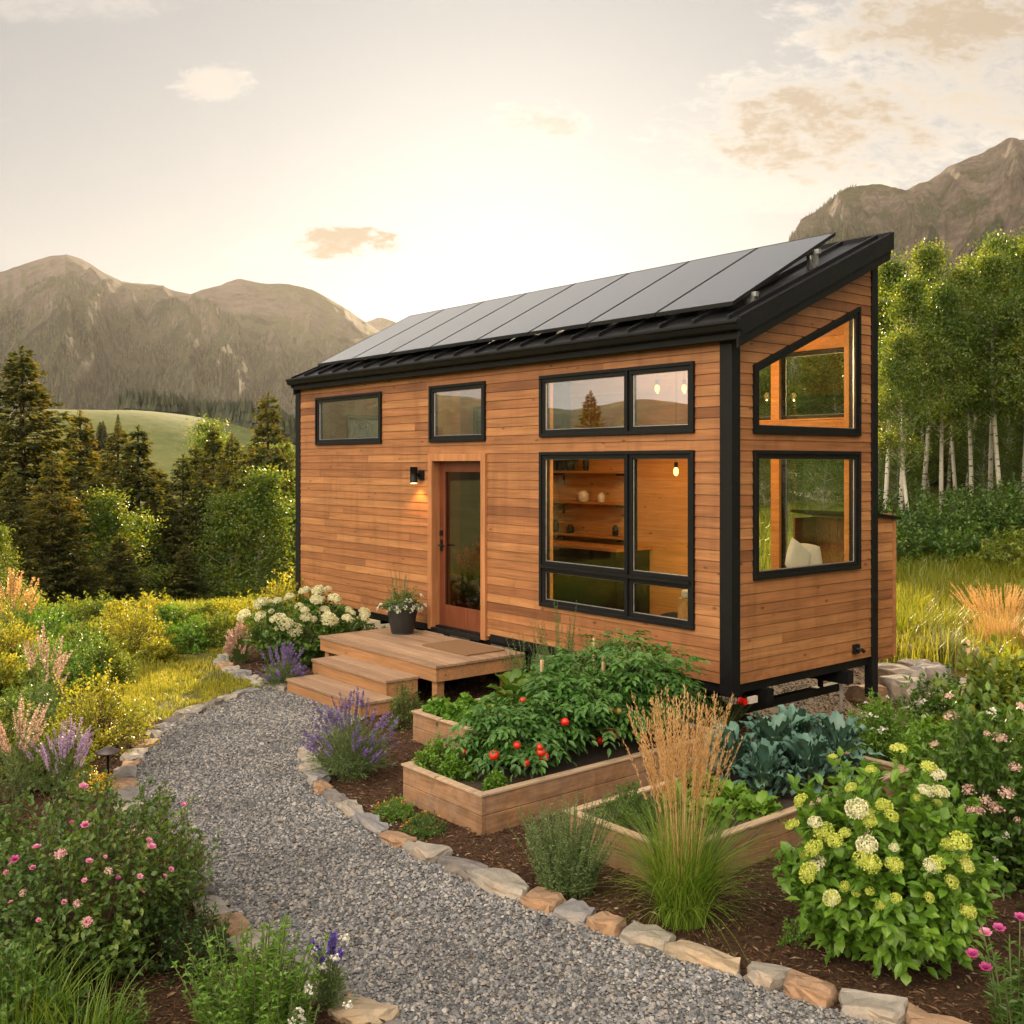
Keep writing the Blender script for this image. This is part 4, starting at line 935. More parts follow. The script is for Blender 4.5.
def stone_row(line, lens, wd, ht, seed, labf, side, group, start=0.0, kindn='edging_stone'):
    rg = rnd(seed); seg = np.linalg.norm(np.diff(line, axis=0), axis=1); cum = np.concatenate([[0], np.cumsum(seg)]); s_ = start; k = 0; last = -1
    while s_ < cum[-1]-.05:
        L = rg.uniform(*lens); c = s_+L/2
        if c > cum[-1]: break
        p = A_([np.interp(c, cum, line[:, i]) for i in (0, 1)]); p2 = A_([np.interp(c+.05, cum, line[:, i]) for i in (0, 1)]); d = p2-p; a = math.atan2(d[1], d[0]); nrm = A_([-d[1], d[0]])/(np.linalg.norm(d)+1e-9)
        w_ = rg.uniform(*wd); h_ = rg.uniform(*ht); ci = int(rg.integers(0, 6)); ci = (ci+1) % 6 if ci == last else ci; last = ci
        o = stone_mesh(L*.99, w_, h_, seed*100+k).build(kindn, SM[ci], None, .006)
        pp = p + nrm*side*w_*.35
        o.location = (pp[0], pp[1], h_*.5-.042); o.rotation_euler = (rg.normal(0, .05), rg.normal(0, .05), a+rg.normal(0, .07))
        tag(o, labf(k, CN[ci], L, pp), 'edging stone', group); s_ += L+rg.uniform(.004, .02); k += 1
def lab_r(k, c, L, p):
    a = [(7.7, 'beside the big purple lavender'), (6.35, 'beside the low orange-flowered ground cover'), (5.6, 'below the grey-green sage bush'), (4.95, 'below the tall tan feather grass'), (0, 'in the bottom right of the picture')]
    for y, s in a:
        if p[1] > y: break
    CNT[s] = CNT.get(s, -1)+1
    return '%s stone %s, %s along from the steps side' % (c, s, ORD[CNT[s]])
CNT = {}
stone_row(rE, (.20, .40), (.13, .19), (.09, .12), 7, lab_r, 1, 'stones edging the garden side of the path', .02)
def lab_l(k, c, L, p):
    a = [(9.6, 'between the gravel and the sunlit lawn'), (7.75, 'between the gravel and the path light'), (5.6, 'beside the rose bush with pink flowers'), (0, 'behind the bright green mint')]
    for y, s in a:
        if p[1] > y: break
    CNT[s] = CNT.get(s, -1)+1
    return 'flat %s stone %s, %s counting from the steps' % (c, s, ORD[CNT[s]])
stone_row(lE, (.20, .36), (.15, .22), (.07, .10), 9, lab_l, -1, 'stones edging the lawn side of the path', .0)
hE = smooth([P(*q)[:2] for q in ((294, 690), (276, 686), (256, 679), (238, 672), (228, 664), (228, 656))], 8)
stone_row(hE, (.2, .34), (.14, .2), (.08, .11), 13, lambda k, c, L, p: '%s stone along the white hydrangea bed, %s from the steps' % (c, ORD[k]), 1, 'stones edging the hydrangea bed')
# rock pile and blocks behind the house corner
for k, (px, py, L, Wd, H, ci, lb) in enumerate(((886, 652, .75, .4, .16, 2, 'long flat tan slab lying beside the closet'), (893, 690, .5, .4, .30, 5, 'pale squared block at the top of the rock pile'), (905, 702, .42, .34, .30, 1, 'grey block under the back corner post'),
        (932, 684, .40, .36, .26, 4, 'round slate boulder in the rock pile'), (915, 674, .36, .3, .2, 1, 'light grey rock behind the round boulder'), (958, 690, .6, .4, .10, 5, 'pale flat stepping stone right of the rock pile'), (985, 684, .5, .36, .08, 1, 'grey flat stepping stone behind the leafy shrub'),
        (1008, 692, .45, .36, .08, 5, 'pale stepping stone at the right edge'), (948, 700, .5, .34, .09, 2, 'tan flat stone in front of the stepping stones'), (925, 712, .45, .35, .10, 5, 'pale slab in front of the round boulder'), (962, 662, .62, .34, .22, 4, 'slate rock beside the small blue grass tuft'),
        (985, 652, .5, .3, .16, 1, 'light grey rock below the copper grass'), (920, 648, .55, .3, .2, 3, 'rust brown rock at the meadow edge'), (1010, 650, .5, .3, .15, 5, 'pale rock under the copper grass at the right edge'), (868, 700, .4, .3, .2, 3, 'rust brown rock in shade under the tow end'), (880, 722, .35, .3, .12, 1, 'flat grey rock beside the metal garden stake'))):
    o = stone_mesh(L, Wd, H, 500+k).build('rock', SM[ci], None, .012); p = P(px, py); o.location = (p[0], p[1], H*.5-.04); o.rotation_euler = (0, 0, rnd(k).uniform(-.8, .8) + HROT*(k < 3)); tag(o, lb, 'rock', 'rocks behind the house corner')
o = Geo().box((-.45, -.1, 0), (.45, .1, .09)).build('timber_edging', M['bed_x'], None, .01); o.location = P(912, 655); o.rotation_euler = (0, 0, .1); tag(o, 'short timber edging lying at the foot of the closet', 'timber')
# ------------------------------------------------------------------ foliage materials
L_ = {}
def leafm(k, name, a, b, c, **kw): L_[k] = m_leaf(name, [(0, a), (.5, b), (1, c)], **kw)
leafm('mid', 'mid_green_leaf', (.045, .10, .016), (.08, .17, .026), (.15, .25, .04))
leafm('rose', 'rose_leaf', (.035, .08, .016), (.08, .16, .026), (.20, .26, .045))
leafm('deep', 'deep_green_leaf', (.028, .07, .018), (.05, .115, .026), (.085, .17, .038))
leafm('bright', 'bright_green_leaf', (.075, .17, .018), (.13, .27, .028), (.22, .37, .05))
leafm('gold', 'golden_leaf', (.10, .15, .02), (.30, .32, .03), (.62, .50, .06), trans=.5)
leafm('chart', 'chartreuse_leaf', (.08, .135, .02), (.16, .225, .03), (.34, .38, .05), trans=.45)
leafm('sage', 'grey_green_leaf', (.08, .14, .05), (.14, .22, .08), (.22, .31, .13), trans=.25)
leafm('kale', 'blue_green_leaf', (.045, .11, .085), (.085, .175, .135), (.15, .27, .21), trans=.15, rough=.4)
leafm('lettuce', 'lettuce_leaf', (.08, .19, .02), (.14, .30, .035), (.22, .40, .06), trans=.35)
leafm('tom', 'tomato_leaf', (.035, .10, .02), (.065, .17, .03), (.11, .25, .05), trans=.3)
leafm('spruce', 'spruce_needles', (.024, .044, .014), (.046, .072, .020), (.15, .145, .03), trans=.48, rough=.7, nscale=.5, tint=(2.8, 1.8, .5))  # golden last tone and warm tint put backlit edges into the needle colour
leafm('aspen', 'aspen_leaf', (.038, .088, .018), (.080, .155, .028), (.25, .29, .05), trans=.55, nscale=.5, tint=(1.9, 1.4, .45))
leafm('grass', 'meadow_grass_blades', (.12, .17, .02), (.24, .27, .03), (.42, .38, .06), trans=.5, nscale=.6)
leafm('lawn', 'lawn_grass_blades', (.12, .17, .022), (.30, .31, .03), (.58, .49, .06), trans=.5, nscale=.9)
leafm('reed', 'reed_grass_blades', (.08, .17, .018), (.15, .26, .03), (.30, .38, .06), trans=.4)
leafm('tan', 'tan_seed_heads', (.50, .31, .13), (.64, .43, .20), (.76, .57, .31), trans=.4, tint=(1.1, .95, .6))
leafm('blueg', 'blue_grey_blades', (.12, .16, .10), (.20, .24, .15), (.30, .33, .22), trans=.3)
leafm('lav', 'lavender_petals', (.11, .065, .20), (.20, .13, .36), (.36, .25, .52), trans=.25, tint=(1, .9, 1))
leafm('lavp', 'pale_lilac_petals', (.30, .20, .40), (.42, .30, .52), (.56, .42, .62), trans=.3, tint=(1, .9, .9))
leafm('delph', 'violet_blue_petals', (.10, .06, .38), (.16, .10, .5), (.28, .18, .6), trans=.3, tint=(1, 1, 1))
leafm('pinksp', 'dusty_pink_petals', (.42, .27, .22), (.56, .38, .32), (.70, .52, .44), trans=.35, tint=(1, .9, .8))
leafm('pink', 'pink_petals', (.55, .12, .28), (.70, .22, .42), (.82, .42, .55), trans=.3, tint=(1, .9, .9))
leafm('magenta', 'magenta_petals', (.40, .04, .20), (.52, .07, .28), (.62, .15, .38), trans=.3, tint=(1, .9, .9))
leafm('palepink', 'pale_pink_florets', (.55, .36, .30), (.66, .46, .40), (.75, .58, .50), trans=.3, tint=(1, .95, .85))
leafm('cream', 'cream_florets', (.58, .58, .34), (.70, .69, .46), (.80, .78, .58), trans=.3, tint=(1, 1, .85))
leafm('lime', 'lime_florets', (.40, .48, .06), (.56, .62, .11), (.72, .74, .24), trans=.35, tint=(1, 1, .6))
leafm('whitefl', 'white_petals', (.62, .62, .56), (.72, .71, .64), (.80, .79, .72), trans=.3, tint=(1, 1, .9))
leafm('orange', 'orange_red_petals', (.55, .12, .03), (.62, .22, .05), (.70, .38, .08), trans=.3)
leafm('yellowfl', 'yellow_petals', (.60, .42, .03), (.72, .54, .05), (.80, .66, .10), trans=.4)
M['stem'] = m_plain('green_stem', (.10, .13, .04), .6); M['stemb'] = m_plain('brown_twig', (.10, .06, .035), .8); M['stake'] = m_plain('pale_wood_stake', (.55, .37, .2), .7, 0, .2, 40)
M['bark'] = m_plain('dark_conifer_bark', (.07, .048, .033), .95, 0, .4, 9, .8)
M['tomato'] = m_plain('ripe_tomato_skin', (.55, .022, .010), .22, 0, .15, 12, 0); M['tomatog'] = m_plain('unripe_tomato_skin', (.36, .24, .05), .25, 0, .2, 12, 0)
def aspenbark():
    m, t = mat('white_aspen_bark'); c = objco(t); n = t.noise(t.mapping(c, (3, 3, 14)), 1.0, 5, .6, .4); n2 = t.noise(c, 1.2, 4)
    cc = t.mix(t.rng(n, .56, .66, 0, 1, True), t.mix(t.rng(n2, .3, .7), (.42, .39, .32), (.62, .59, .51)), (.06, .05, .04))
    finish(t, pbsdf(t, cc, .85, 0, bump(t, n, .4, .02), .2)); return m
M['aspenbark'] = aspenbark()

def unit(v): return v/(np.linalg.norm(v, axis=-1, keepdims=True)+1e-9)
def dome(n, rg, up=.15):
    """directions over the upper hemisphere"""
    ph = rg.uniform(0, 2*np.pi, n); c = rg.uniform(up-.1, 1, n); s_ = np.sqrt(1-c*c); return np.c_[s_*np.cos(ph), s_*np.sin(ph), c]
def lump(D, seed, k=2.2): return fbm(D[:, 0]*k+seed*3.1, D[:, 1]*k+D[:, 2]*k+seed, seed, 3)*2-1
def bush_geo(Rx, H, rg, nst=220, lps=26, L=.05, Wd=.03, shape='s', flat=.45, depth=.55, lumpy=.22, skirt=.0, ball=False, fill=1.0, tipup=.2, shoot=.16, seed=0, lm=0, stem=True, Ry=None):
    """shrub: stems fan out from the base, leafy shoots fill the outer part of an uneven dome"""
    Ry = Ry or Rx; g = Geo(); D = dome(nst, rg, -skirt); rr = (1+lumpy*lump(D, seed or 1))*rg.uniform(.72, 1.06, nst)
    
    if ball: D = dome(nst, rg, -.65); rr = (1+lumpy*lump(D, seed or 1))*rg.uniform(.72, 1.06, nst)
    tip = D*A_([Rx, Ry, H])*rr[:, None]
    if ball: tip = D*A_([Rx, Ry, H*.52])*rr[:, None]+A_([0, 0, H*.48])
    tip[:, 2] = np.maximum(tip[:, 2], .03*H)
    base = np.c_[rg.normal(0, Rx*.10, (nst, 2)), np.zeros(nst)]; mid = base*.4+tip*.6; mid[:, 2] = mid[:, 2]*.85+.02
    if stem:
        t = np.linspace(0, 1, 5)[None, :, None]; Pc = (1-t)**2*base[:, None]+2*t*(1-t)*mid[:, None]+t*t*tip[:, None]
        g.tubes(Pc, np.broadcast_to(np.linspace(.006, .0018, 5)*max(.6, Rx*1.4), (nst, 5)).copy(), 3, 1)
    n = nst*lps; k = np.repeat(np.arange(nst), lps); u = rg.uniform(0, 1, n)**.8
    sd = unit(D[k]*A_([1, 1, 1]) + A_([0, 0, tipup]) + rg.normal(0, .35, (n, 3))*0)
    st = tip[k]*(depth+(1-depth)*u)[:, None] + rg.normal(0, shoot*Rx*.55, (n, 3))*(1.15-u)[:, None]
    st[:, 2] = np.abs(st[:, 2])+.01
    dr = unit(sd*.75 + rg.normal(0, .75, (n, 3)))
    g.leaves(st, dr, L*rg.uniform(.65, 1.2, n), Wd*rg.uniform(.7, 1.2, n), rg, shape, lm, N=unit(rg.normal(0, 1, (n, 3)))*(1-flat)+(A_([0, 0, 1])+sd*.5)*flat*1.6)
    return g, tip, D
def floret_head(r, h, n, rg, pl, mt):
    g = Geo(); D = dome(n, rg, -.1); p = D*A_([r, r, h])
    g.leaves(p, unit(D+rg.normal(0, .5, (n, 3))), pl*rg.uniform(.7, 1.2, n), pl*rg.uniform(.7, 1.1, n), rg, 's', 0, N=D+rg.normal(0, .3, (n, 3)))
    g.leaves(p*.85, unit(np.cross(D, rg.normal(size=(n, 3)))), pl*rg.uniform(.8, 1.2, n), pl, rg, 's', 0, N=D)
    return g
HEADS = {}
def heads(kind):
    if kind not in HEADS:
        rg = rnd(hash(kind) % 1000 if False else sum(map(ord, kind))); L = []
        for i in range(3):
            if kind == 'lime': g = floret_head(.042, .024, 190, rg, .0115, 'lime')
            elif kind == 'cream': g = floret_head(.046, .027, 200, rg, .012, 'cream')
            elif kind == 'snow': g = floret_head(.062, .05, 190, rg, .017, 'cream')
            elif kind == 'pale': g = floret_head(.032, .02, 50, rg, .014, 'palepink')
            elif kind == 'white': g = floret_head(.02, .012, 14, rg, .014, 'whitefl')
            elif kind in ('rose', 'magenta'):
                g = Geo()
                for ring, (n_, el, l_) in enumerate(((6, .25, .030), (5, .8, .026), (4, 1.3, .018))):
                    a = np.arange(n_)*2*np.pi/n_+ring*.5; d = np.c_[np.cos(a)*math.cos(el), np.sin(a)*math.cos(el), np.full(n_, math.sin(el))]
                    g.leaves(np.tile([[0, 0, 0]], (n_, 1)), d, l_, .026, rg, 'p', N=np.tile([[0, 0, 1.]], (n_, 1))-d*.5)
            L.append(g.mesh('flower_head', L_[{'lime': 'lime', 'cream': 'cream', 'snow': 'cream', 'pale': 'palepink', 'white': 'whitefl', 'rose': 'pink', 'magenta': 'magenta'}[kind]]))
        HEADS[kind] = L
    return HEADS[kind]
def put_head(par, kind, loc, D, rg, s=1.0, name='flower_head'):
    o = bpy.data.objects.new(name, heads(kind)[int(rg.integers(0, 3))]); COL.objects.link(o); o.parent = par
    q = Vector(D).to_track_quat('Z', 'Y'); o.rotation_mode = 'XYZ'; o.rotation_euler = q.to_euler(); o.location = loc; o.scale = (s,)*3; return o
def at(px, py): p = P(px, py); return (p[0], p[1], float(terrain_z(p[0], p[1])) if p[1] > 16 else 0.0)

def shrub(name, label, cat, px, py, Rx, H, lm, seed, flowers=(), group=None, stemmat='stemb', Ry=None, loc=None, rot=0.0, **kw):
    """flowers: list of (kind, how many, scale, where-from)"""
    rg = rnd(seed); t = thing(name, label, cat, loc or at(px, py), rot, group)
    g, tip, D = bush_geo(Rx, H, rg, seed=seed, Ry=Ry, **kw)
    g.build('foliage', [L_[lm], M[stemmat]], t)
    for kind, n, s_, up in flowers:
        cd = unit(A_([0, 0, CH+.3])-A_(tuple(t.location))); w_ = np.linalg.norm(tip/A_([Rx, Ry or Rx, H]), axis=1)*.6+.5*(D@cd)+rg.uniform(0, .35, len(D)); c = np.where(D[:, 2] > up)[0]; c = c[np.argsort(-w_[c])][:max(int(n*1.5), n)]; c = rg.permutation(c)[:n]
        for i in c: put_head(t, kind, tip[i]*1.04+A_([0, 0, .015]), unit(D[i]*.6+A_([0, 0, .7])+rg.normal(0, .15, 3)), rg, s_*rg.uniform(.5, 1.35))
    return t

def blades(g, rg, n, base_r, H, lean, wd, mt=0, k=6, droop=.5, hvar=.35, cx=0.0, cy=0.0, base=None, bias=None):
    """grass blades arching out of a clump"""
    a = rg.uniform(0, 2*np.pi, n); r0 = base_r*np.sqrt(rg.uniform(0, 1, n)); B = np.c_[r0*np.cos(a)+cx, r0*np.sin(a)+cy, np.zeros(n)] if base is None else base
    a2 = a + rg.normal(0, .6, n) if base is None else rg.uniform(0, 2*np.pi, n); h = H*rg.uniform(1-hvar, 1+hvar*.3, n); ln = lean*rg.uniform(.1, 1.2, n)*h
    t = np.linspace(0, 1, k)[None]; out = ln[:, None]*(t**(1.8)); up = h[:, None]*(t - droop*rg.uniform(.2, 1, n)[:, None]*t**3*np.minimum(1, (ln/h)[:, None]*1.6))
    C = np.stack([B[:, :1]+np.cos(a2)[:, None]*out, B[:, 1:2]+np.sin(a2)[:, None]*out, B[:, 2:3]+up], -1)
    sa = a2+np.pi/2+rg.normal(0, .5, n); Sd = np.c_[np.cos(sa), np.sin(sa), np.zeros(n)]
    Wd = wd*rg.uniform(.7, 1.2, n)[:, None]*np.interp(np.linspace(0, 1, k), [0, .3, 1], [.8, 1, .08])[None]
    g.strips(C, Sd, Wd, mt); return C
def spikes(par, rg, tips, dirs, length, mats, name, whorl=11, pl=.012, r=.008, one=None, stems=None):
    """flower spikes: a thin stem with whorls of small petals; each spike a mesh copy of one of four"""
    key = (name, round(length, 3), mats, whorl)
    if key not in SPK:
        SPK[key] = []
        for v in range(4):
            g = Geo(); n = whorl*6; z = np.sort(rg.uniform(.0, 1, n))*length; a = rg.uniform(0, 2*np.pi, n); rr = r*np.interp(z/length, [0, .3, 1], [.8, 1, .3])
            d = np.c_[np.cos(a), np.sin(a), np.full(n, .7)]
            g.leaves(np.c_[np.cos(a)*rr*.3, np.sin(a)*rr*.3, z], d, pl*rg.uniform(.7, 1.3, n)*np.interp(z/length, [0, .4, 1], [1.1, 1, .6]), pl*.75, rg, 's', 0)
            g.tubes(A_([[[0, 0, -length*.6], [0, 0, length*.95]]]), A_([[.0015, .001]]), 3, 1); SPK[key].append(g.mesh(name, [L_[mats], M['stem']]))
    for p, d in zip(tips, dirs):
        o = bpy.data.objects.new(name, SPK[key][int(rg.integers(0, 4))]); COL.objects.link(o); o.parent = par; o.location = p
        o.rotation_euler = Vector(d).to_track_quat('Z', 'Y').to_euler(); s_ = rg.uniform(.7, 1.2); o.scale = (s_, s_, s_)
SPK = {}
def spiky(name, label, cat, px, py, Rr, H, nsp, leafk, petk, seed, splen=.11, nst=220, lps=14, ll=.035, lw=.006, group=None, loc=None, whorl=11, pl=.013, r=.009, upper=.35):
    """lavender, salvia: a mound of narrow leaves with flower spikes standing out of it"""
    rg = rnd(seed); t = thing(name, label, cat, loc or at(px, py), 0, group); g = Geo()
    D = dome(nst, rg, .28); D = unit(D*A_([1, 1, 1.15])); tip = D*A_([Rr*.92, Rr*.92, H*.72])*rg.uniform(.75, 1.05, nst)[:, None]; base = np.c_[rg.normal(0, Rr*.14, (nst, 2)), np.zeros(nst)]
    tt = np.linspace(0, 1, 5)[None, :, None]; mid = base*.35+tip*.45+A_([0, 0, H*.12]); Pc = (1-tt)**2*base[:, None]+2*tt*(1-tt)*mid[:, None]+tt*tt*tip[:, None]
    g.tubes(Pc, np.full((nst, 5), .0018), 3, 1)
    n = nst*lps; k = np.repeat(np.arange(nst), lps); u = rg.uniform(.25, 1, n)[:, None]; q = (1-u)**2*base[k]+2*u*(1-u)*mid[k]+u*u*tip[k]; dd = unit(tip[k]-base[k])
    g.leaves(q+rg.normal(0, .008, (n, 3)), unit(dd+rg.normal(0, .55, (n, 3))), ll*rg.uniform(.6, 1.3, n), lw*rg.uniform(.8, 1.3, n), rg, 's', 0)
    ns = nsp*1; Ds = dome(ns, rg, upper); Ds = unit(Ds*A_([1, 1, 1.25])); tp = Ds*A_([Rr, Rr, H])*rg.uniform(.82, 1.08, ns)[:, None]
    sp = np.stack([tp*.45, tp*.75, tp], 1); g.tubes(sp, np.full((ns, 3), .0016), 3, 1)
    g.build('foliage', [L_[leafk], M['stem']], t)
    spikes(t, rg, tp-Ds*splen*.5, unit(Ds+rg.normal(0, .08, (ns, 3))+A_([0, 0, .35])), splen, petk, 'flower_spike', whorl, pl, r)
    return t
# ------------------------------------------------------------------ trees
def spruce_geo(Ht, Rb, rg, lev=44, per=9, spr=30, sl=.26):
    g = Geo(); z = np.sort(rg.uniform(.04, .985, lev*per)); n = len(z); ph = np.cumsum(rg.uniform(1.9, 2.9, n)); 
    env = (1-z)**.80*(1+.30*(vnoise(z*9, z*0+rg.integers(99), 3)-.5)); env = np.minimum(env, .6+z*4)
    Lb = Rb*env*rg.uniform(.62, 1.10, n) + .06; droop = rg.uniform(.10, .34, n)*(1-z*.9); up = .25*z
    t = np.linspace(0, 1, 5)[None]; hx = Lb[:, None]*t; vz = z[:, None]*Ht + Lb[:, None]*((up-droop*1.2)[:, None]*t + (droop*.9)[:, None]*t**2.4)
    Pc = np.stack([np.cos(ph)[:, None]*hx, np.sin(ph)[:, None]*hx, vz], -1)
    g2 = Geo(); g2.tubes(Pc, (.008+.018*(Lb/Rb))[:, None]*np.linspace(1, .25, 5)[None], 3, 0)
    k = np.repeat(np.arange(n), spr); m_ = len(k); keep = rg.uniform(size=m_) < np.clip(Lb[k]/Rb*1.6+.12, 0, 1); k = k[keep]; m_ = len(k)
    u = rg.uniform(.12, 1.02, m_)**.75; ui = np.clip(u, 0, 1)*4; i0 = np.minimum(ui.astype(int), 3); f = (ui-i0)[:, None]; q = Pc[k, i0]*(1-f)+Pc[k, i0+1]*f
    sdir = rg.choice([-1, 1], m_); wdt = Lb[k]*.26*(1.05-u)*rg.uniform(0, 1, m_)
    side = np.c_[-np.sin(ph[k]), np.cos(ph[k]), np.zeros(m_)]*sdir[:, None]; outd = np.c_[np.cos(ph[k]), np.sin(ph[k]), np.zeros(m_)]
    q = q + side*wdt[:, None] + rg.normal(0, .02, (m_, 3)) - A_([0, 0, 1])*(rg.uniform(0, .09, m_)*(1-z[k]))[:, None]
    d = unit(outd*.75 + side*.65 + A_([0, 0, -.22]) + rg.normal(0, .28, (m_, 3)))
    g.leaves(q, d, sl*rg.uniform(.6, 1.25, m_)*(.55+.45*(1-z[k])), sl*.26*rg.uniform(.8, 1.3, m_), rg, 's', 0, N=A_([0, 0, 1])+rg.normal(0, .55, (m_, 3)))
    tt = np.linspace(0, 1, 8); g2.tube([(0, 0, a*Ht) for a in tt], .02*Ht*(1-tt)**.9*.75+.012, 8)
    top = rg.uniform(0, 1, 40); g.leaves(np.c_[rg.normal(0, .02, (40, 2)), Ht*(.955+.045*top)], unit(np.c_[rg.normal(0, .8, (40, 2)), np.full(40, 1.)]), sl*.5, sl*.12, rg, 's')
    return g, g2
SP = []
for v, (Rb, sd_) in enumerate(((2.35, 3), (1.9, 5), (2.6, 8))):
    t = thing('spruce_tree', 'x', 'tree'); a, b = spruce_geo(10.0, Rb, rnd(sd_), 52, 10, 54 if v != 1 else 46); a.build('crown', L_['spruce'], t); b.build('trunk', M['bark'], t); index_kids(t); SP.append(t)
def tree(proto, px, ty, d, lab, group, H0, rot, wide=1.0, pos=None, Hs=None):
    x, y = ((px-512)/F*d, d) if pos is None else pos; gz = float(terrain_z(x, y)) - .1; Hh = (CH+(HZ-ty)/F*y - gz) if Hs is None else Hs; s_ = Hh/H0
    return dup(proto, (x, y, gz), rot, (s_*wide, s_*wide, s_), lab, group)
g1 = 'spruces below the meadow edge on the left'
for k, (px, ty, d, v, w_, lb) in enumerate(((22, 346, 30, 0, 1.0, 'tallest golden-lit spruce at the left edge of the picture'), (-55, 372, 33, 2, 1.0, 'dark spruce just outside the left edge'), (80, 412, 40, 1, .9, 'narrow spruce tip just right of the tallest spruce'),
        (52, 455, 27, 2, .95, 'lower broad spruce standing in front of the tallest one'), (118, 424, 37, 0, .8, 'left one of the two slim spruces with twin tips'), (138, 427, 36, 1, .95, 'right, darker one of the two slim spruces with twin tips'), (183, 455, 43, 2, .8, 'short brownish spruce in the gap below the green hill'),
        (166, 500, 38, 0, .9, 'low dark spruce between the twin tips and the young aspens'), (213, 428, 50, 1, .8, 'thin pointed spruce in front of the forested hill'), (232, 434, 47, 0, .75, 'reddish-brown spruce left of the rounded golden one'), (268, 393, 41, 2, .72, 'golden spruce rising nearest to the house corner'),
        (200, 478, 41, 2, .9, 'dark shadowed spruce behind the young aspens'), (95, 478, 34, 1, 1.0, 'dark spruce between the tallest and the twin-tipped ones'), (240, 486, 44, 0, .9, 'dark spruce below the golden one'), (150, 540, 33, 2, 1.1, 'low spruce in shade at the middle of the left woods'),
        (10, 470, 25, 2, .8, 'nearest spruce bough at the left edge'), (285, 440, 56, 1, .9, 'far spruce peeping beside the black house corner'), (185, 545, 31, 0, 1.2, 'darkest low spruce behind the meadow shrubs'), (120, 535, 29, 1, 1.3, 'low spruce hidden behind the round aspen'), (60, 468, 44, 0, 1.2, 'spruce filling the gap right of the tallest one'), (100, 452, 47, 2, 1.1, 'spruce tip left of the slim pair'), (160, 470, 48, 1, 1.1, 'spruce tip right of the slim pair'), (228, 470, 43, 0, 1.1, 'dark spruce left below the golden one'), (256, 440, 47, 1, 1.1, 'slim spruce touching the golden one from the left'), (290, 470, 52, 2, 1.1, 'dark spruce beside the house corner post'), (196, 446, 54, 1, 1, 'narrow spruce tip in front of the green hill'))):
    tree(SP[v], px, ty, d, lb, g1, 10.0, k*1.3, w_*1.35)
for k, (x, y, h_) in enumerate(((-19, 12.9, 5.6), (-34, 9, 5), (-38, 16, 5.5), (-44, 12, 5.5), (-30, 3, 4.6), (-42, 22, 6), (-36, 26, 6))):
    tree(SP[k % 3], 0, 0, y, 'spruce outside the left of the frame, mirrored in the upper windows, %s from the front' % ORD[k], 'spruces mirrored in the windows', 10.0, k*2.1, 1, (x, y), h_)
for k, (px, ty, d) in enumerate(((86, 421, 310), (91, 418, 315), (103, 417, 320), (100, 424, 318), (118, 413, 330), (90, 442, 250), (101, 446, 240), (172, 437, 255), (178, 434, 258), (183, 438, 262), (240, 424, 240))):
    tree(SP[k % 3], px, ty, d, 'small lone conifer on the green hill, %s from the left in its scattered group' % ORD[k], 'lone conifers on the green hill', 10.0, k, 1.1 if k < 7 else 1.6, None, 9.0 if k < 5 else 10.5)
SP_hide = SP

def aspen_geo(Ht, rg, crown0=.35, Rc=1.5, ncl=120, per=115, lf=.085, trunkR=.075, cone=.5, spread=.25, ntr=1):
    gl, gt = Geo(), Geo(); allT = []
    tt = np.linspace(0, 1, 10); w1, w2 = rg.normal(0, .25, 2), rg.normal(0, .25, 2)
    tr = np.stack([w1[0]*np.sin(tt*3)+w2[0]*tt*1.2, w1[1]*np.sin(tt*2.5)+w2[1]*tt, tt*Ht*.96], -1); gt.tube(tr, trunkR*(1-tt)**.7+.012, 9)
    z = rg.uniform(0, 1, ncl)**.85; zz = crown0+(1-crown0)*z; env = np.interp(z, [0, .15, .4, .75, 1], [.4, .9, 1, .52, .05])*(1-cone*z*.25)
    a = rg.uniform(0, 2*np.pi, ncl); rr = Rc*env*np.sqrt(rg.uniform(.08, 1.1, ncl)); c0 = A_([np.interp(zz*.92, tt, tr[:, i]) for i in (0, 1)]).T
    ctr = np.c_[c0[:, 0]+np.cos(a)*rr, c0[:, 1]+np.sin(a)*rr, zz*Ht]; st = np.c_[c0, np.maximum(zz*Ht-rr*.55-.1, crown0*Ht*.8)]
    s = np.linspace(0, 1, 4)[None, :, None]; md = (st+ctr)/2-A_([0, 0, .1]); Pc = (1-s)**2*st[:, None]+2*s*(1-s)*md[:, None]+s*s*ctr[:, None]; gt.tubes(Pc, np.broadcast_to(np.linspace(.013, .004, 4)*(Ht/8), (ncl, 4)).copy(), 4, 0)
    k = np.repeat(np.arange(ncl), per); n = len(k); q = ctr[k]+rg.normal(0, 1, (n, 3))*A_([spread, spread, spread*.62])*rg.uniform(.6, 1.25, ncl)[k][:, None]
    gl.leaves(q, unit(rg.normal(0, 1, (n, 3))+A_([0, 0, -.5])), lf*rg.uniform(.7, 1.25, n), lf*.85*rg.uniform(.7, 1.2, n), rg, 's', 0)
    return gl, gt
AS = []
for v, kw in enumerate((dict(crown0=.44, Rc=1.1, ncl=110), dict(crown0=.54, Rc=.95, ncl=90), dict(crown0=.36, Rc=1.2, ncl=125), dict(crown0=.06, Rc=2.1, ncl=230, per=95, cone=1.2, spread=.30, trunkR=.06))):
    t = thing('aspen_tree', 'x', 'tree'); a, b = aspen_geo(8.0, rnd(60+v), **kw); a.build('crown', L_['aspen'], t); b.build('trunk', M['aspenbark'], t); index_kids(t); AS.append(t)
